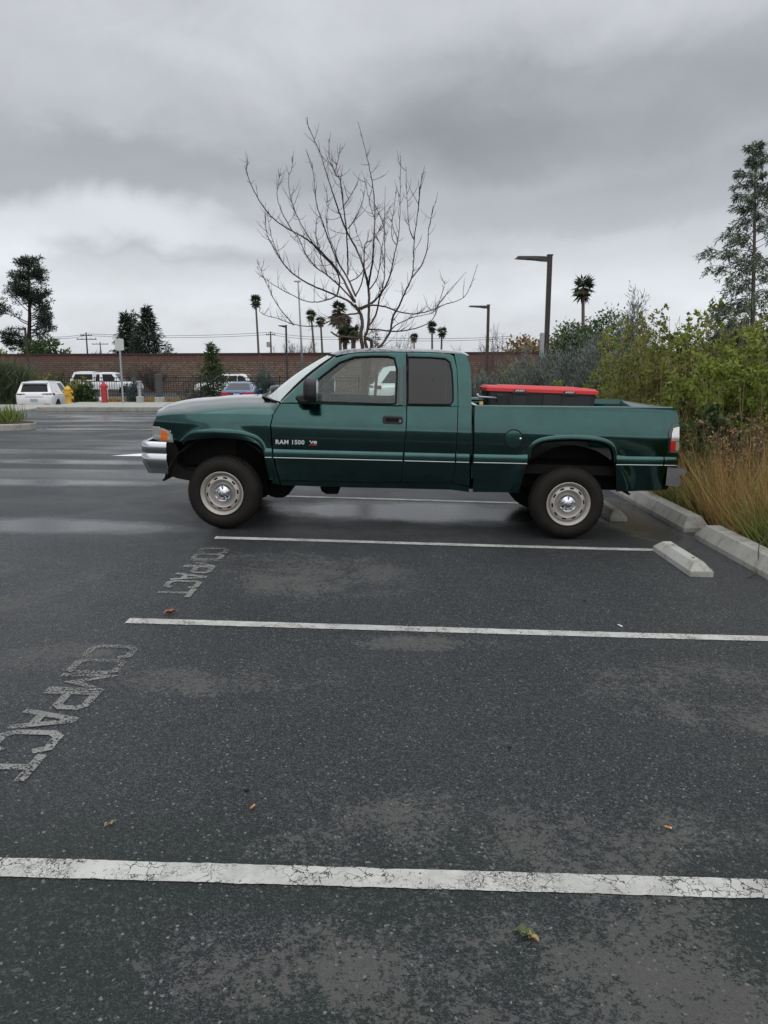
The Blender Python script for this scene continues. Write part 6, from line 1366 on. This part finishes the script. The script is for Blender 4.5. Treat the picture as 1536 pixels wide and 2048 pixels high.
broad_tree('evergreen_oak', 'far low tree line crown over the wall left of the hedge', (gx(1060, 95), 95, -2), zt(655, 95) + 2, 4.2, G_RUST, 36, 80, .5)
bare_shrub('bare_tree', 'rounded pale bare tree over the wall left of the thin street light', (gx(598, 120), 120, -2), zt(655, 120) + 2, 4.6, 40, M_GTWIG, 16, cat='tree', thick=.09)
bare_shrub('bare_tree', 'small pale bare tree over the wall left of the sign', (gx(222, 140), 140, -2), zt(683, 140) + 2, 2.4, 18, M_GTWIG, 10, cat='tree', thick=.08)
bare_shrub('bare_tree', 'bare tree over the wall between the traced tree and the small palms', (gx(790, 90), 90, -2), zt(635, 90) + 2, 3.6, 24, M_GTWIG, 10, cat='tree', thick=.06)
bare_shrub('bare_tree', 'bare low tree behind the willow near the wall top', (gx(1000, 85), 85, -2), zt(655, 85) + 2, 4.2, 26, M_GTWIG, 12, cat='tree', thick=.06)
bare_shrub('bare_tree', 'bare small tree beside the round dark tree at the left', (gx(150, 105), 105, -2), zt(685, 105) + 2, 1.8, 16, M_GTWIG, 10, cat='tree', thick=.06)
for a in [('single slim palm left of the bare tree, tallest of the left palms', 511, 600, 205, 2.9, 518, .35), ('left palm of the pair behind the thin street light', 622, 630, 200, 2.7, 631, .3), ('right palm of the pair behind the thin street light', 641, 641, 205, 2.7, 646, .3),
          ('shaggy palm with a long dead skirt left of the bare tree trunk', 678, 616, 150, 2.9, 682, 1.0), ('skirted palm half hidden behind the shaggy palm', 690, 640, 155, 2.6, 693, 1.0), ('tiny far palm right of the bare tree', 828, 674, 290, 3.1, 829, .35), ('left palm of the pair right of the bare tree', 864, 653, 210, 2.8, 865, .3), ('right palm of the pair right of the bare tree', 884, 662, 215, 2.8, 882, .35), ('lone palm above the dark oak', 1166, 575, 118, 3.3, 1168, .25)]:
    palm(a[0], a[1], a[2], a[3], a[4], a[5], a[6])
palm('short thick palm left of the bare tree trunk', 689, 668, 120, 2.3, 692, .3, trunk=.24, thick=1.25); palm('short thick palm touching the bare tree trunk', 707, 662, 118, 2.3, 706, .3, trunk=.24, thick=1.25)
conifer('cypress_tree', 'dark narrow cypress just right of the bare tree trunk', (gx(752, 100), 100, -2), zt(662, 100) + 2, .9, G_PINE, nb=40, leaf=.35, per=30, trunk=.15, bare=.03, taper=.4)
# island planting
r_ = thing('island_grass', 'clump of upright green blades on the traffic island at the left edge', 'plant', (-10.35, 20.75, .18)); n = 900
C = np.column_stack([RNG.uniform(-1.4, .55, n), RNG.normal(size=n) * .25, np.zeros(n)]); D = np.column_stack([RNG.normal(size=(n, 2)) * .28, np.ones(n)]); leaf_mesh('foliage', C, D, RNG.uniform(.25, .62, n), .022, G_GRASS, r_, 'needle')
st_ = thing('island_stake', 'pale leaning post stub at the left edge of the traffic island', 'post', (-10.6, 20.6, .15)); q = MB(); q.tube([(0, 0, 0), (-.22, 0, 1.4)], .05, 8); q.build('post', M_GTWIG, st_)

# ------------------------------------------------------------------ small litter on the asphalt
def litter(name, label, cat, x, y, rz): return thing(name, label, cat, (x, y, gz(x, y) + .004), rz)
M_CORK = simple('cork_paper', (.46, .20, .055), .8, var=.3, vscale=200)
for (x, y, rz, lab) in [(-.514, 2.734, 1.1, 'orange cigarette butt on the asphalt left of centre'), (1.088, 2.672, -.5, 'orange cigarette butt on the asphalt at the right')]:
    r_ = litter('cigarette_butt', lab, 'cigarette butt', x, y, rz); q = MB(); q.tube([(-.011, 0, .004), (.011, 0, .004)], .0042, 10); q.build('filter', M_CORK, r_); q = MB(); q.tube([(.011, 0, .004), (.0135, 0, .004)], .0038, 10); q.build('burnt_end', M_WHITE, r_)
def leaf_piece(name, label, x, y, rz, L_, W_, m, curl=.2):
    r_ = litter(name, label, 'leaf', x, y, rz); q = MB(); rows = []
    for i in range(9):
        t = i / 8; w_ = W_ * math.sin(PI * min(.98, t + .03)) ** .7; rows.append([(L_ * (t - .5), w_ * v + .006 * math.sin(t * 9), .003 + curl * abs(v) * w_ + .008 * math.sin(t * 7) ** 2) for v in (-.5, -.25, 0, .25, .5)])
    q.grid(rows); q.build('leaf_blade', m, r_, smooth=True); q = MB(); q.tube([(-L_ * .5, 0, .006), (0, 0, .008), (L_ * .5, 0, .005)], .0015, 5); q.build('midrib', M_STALK, r_)
leaf_piece('fallen_leaf', 'yellow green fallen leaf below the nearest white line', .435, 2.085, -.5, .068, .042, simple('leaf_green', (.04, .06, .010), .5, var=.6, vscale=40), .5)
leaf_piece('fallen_leaf', 'curled tan half of a leaf lying against the green leaf', .452, 2.07, -.7, .05, .02, simple('leaf_tan', (.30, .21, .08), .7, var=.4, vscale=60), .8)
leaf_piece('fallen_leaf', 'dry olive leaf blade on the asphalt at lower left', -1.02, 2.60, .9, .05, .012, simple('leaf_olive', (.20, .16, .07), .7), .4)
leaf_piece('fallen_leaf', 'reddish curled leaf beside the left end of a white line', -1.455, 5.03, .6, .10, .045, simple('leaf_red', (.20, .085, .05), .7, var=.4, vscale=40), 1.0)
r_ = litter('paper_scrap', 'small white paper stick beside the middle white line', 'paper scrap', 1.618, 5.035, -1.2); q = MB(); q.box(-.022, .022, -.005, .005, 0, .006); q.build('scrap', M_WHITE, r_, bevel=.001)
for (x, y, lab) in [(-.56, 2.86, 'dark pebble left of the centre of the near stall'), (.58, 3.28, 'dark pebble right of the centre of the near stall'), (1.52, 5.6, 'dark crumb near the empty stall'), (-5.6, 22.0, 'dark pebble in the far drive aisle')]:
    r_ = litter('pebble', lab, 'pebble', x, y, RNG.uniform(0, 3)); bm = bmesh.new(); bmesh.ops.create_icosphere(bm, subdivisions=2, radius=.011)
    for v in bm.verts: v.co *= 1 + .35 * mnoise.noise(v.co * 120 + Vector((x, y, 0))); v.co.z = v.co.z * .6 + .004
    me = bpy.data.meshes.new('stone'); bm.to_mesh(me); bm.free(); me.materials.append(M_BARKD); o = link(bpy.data.objects.new('stone', me)); o.parent = r_
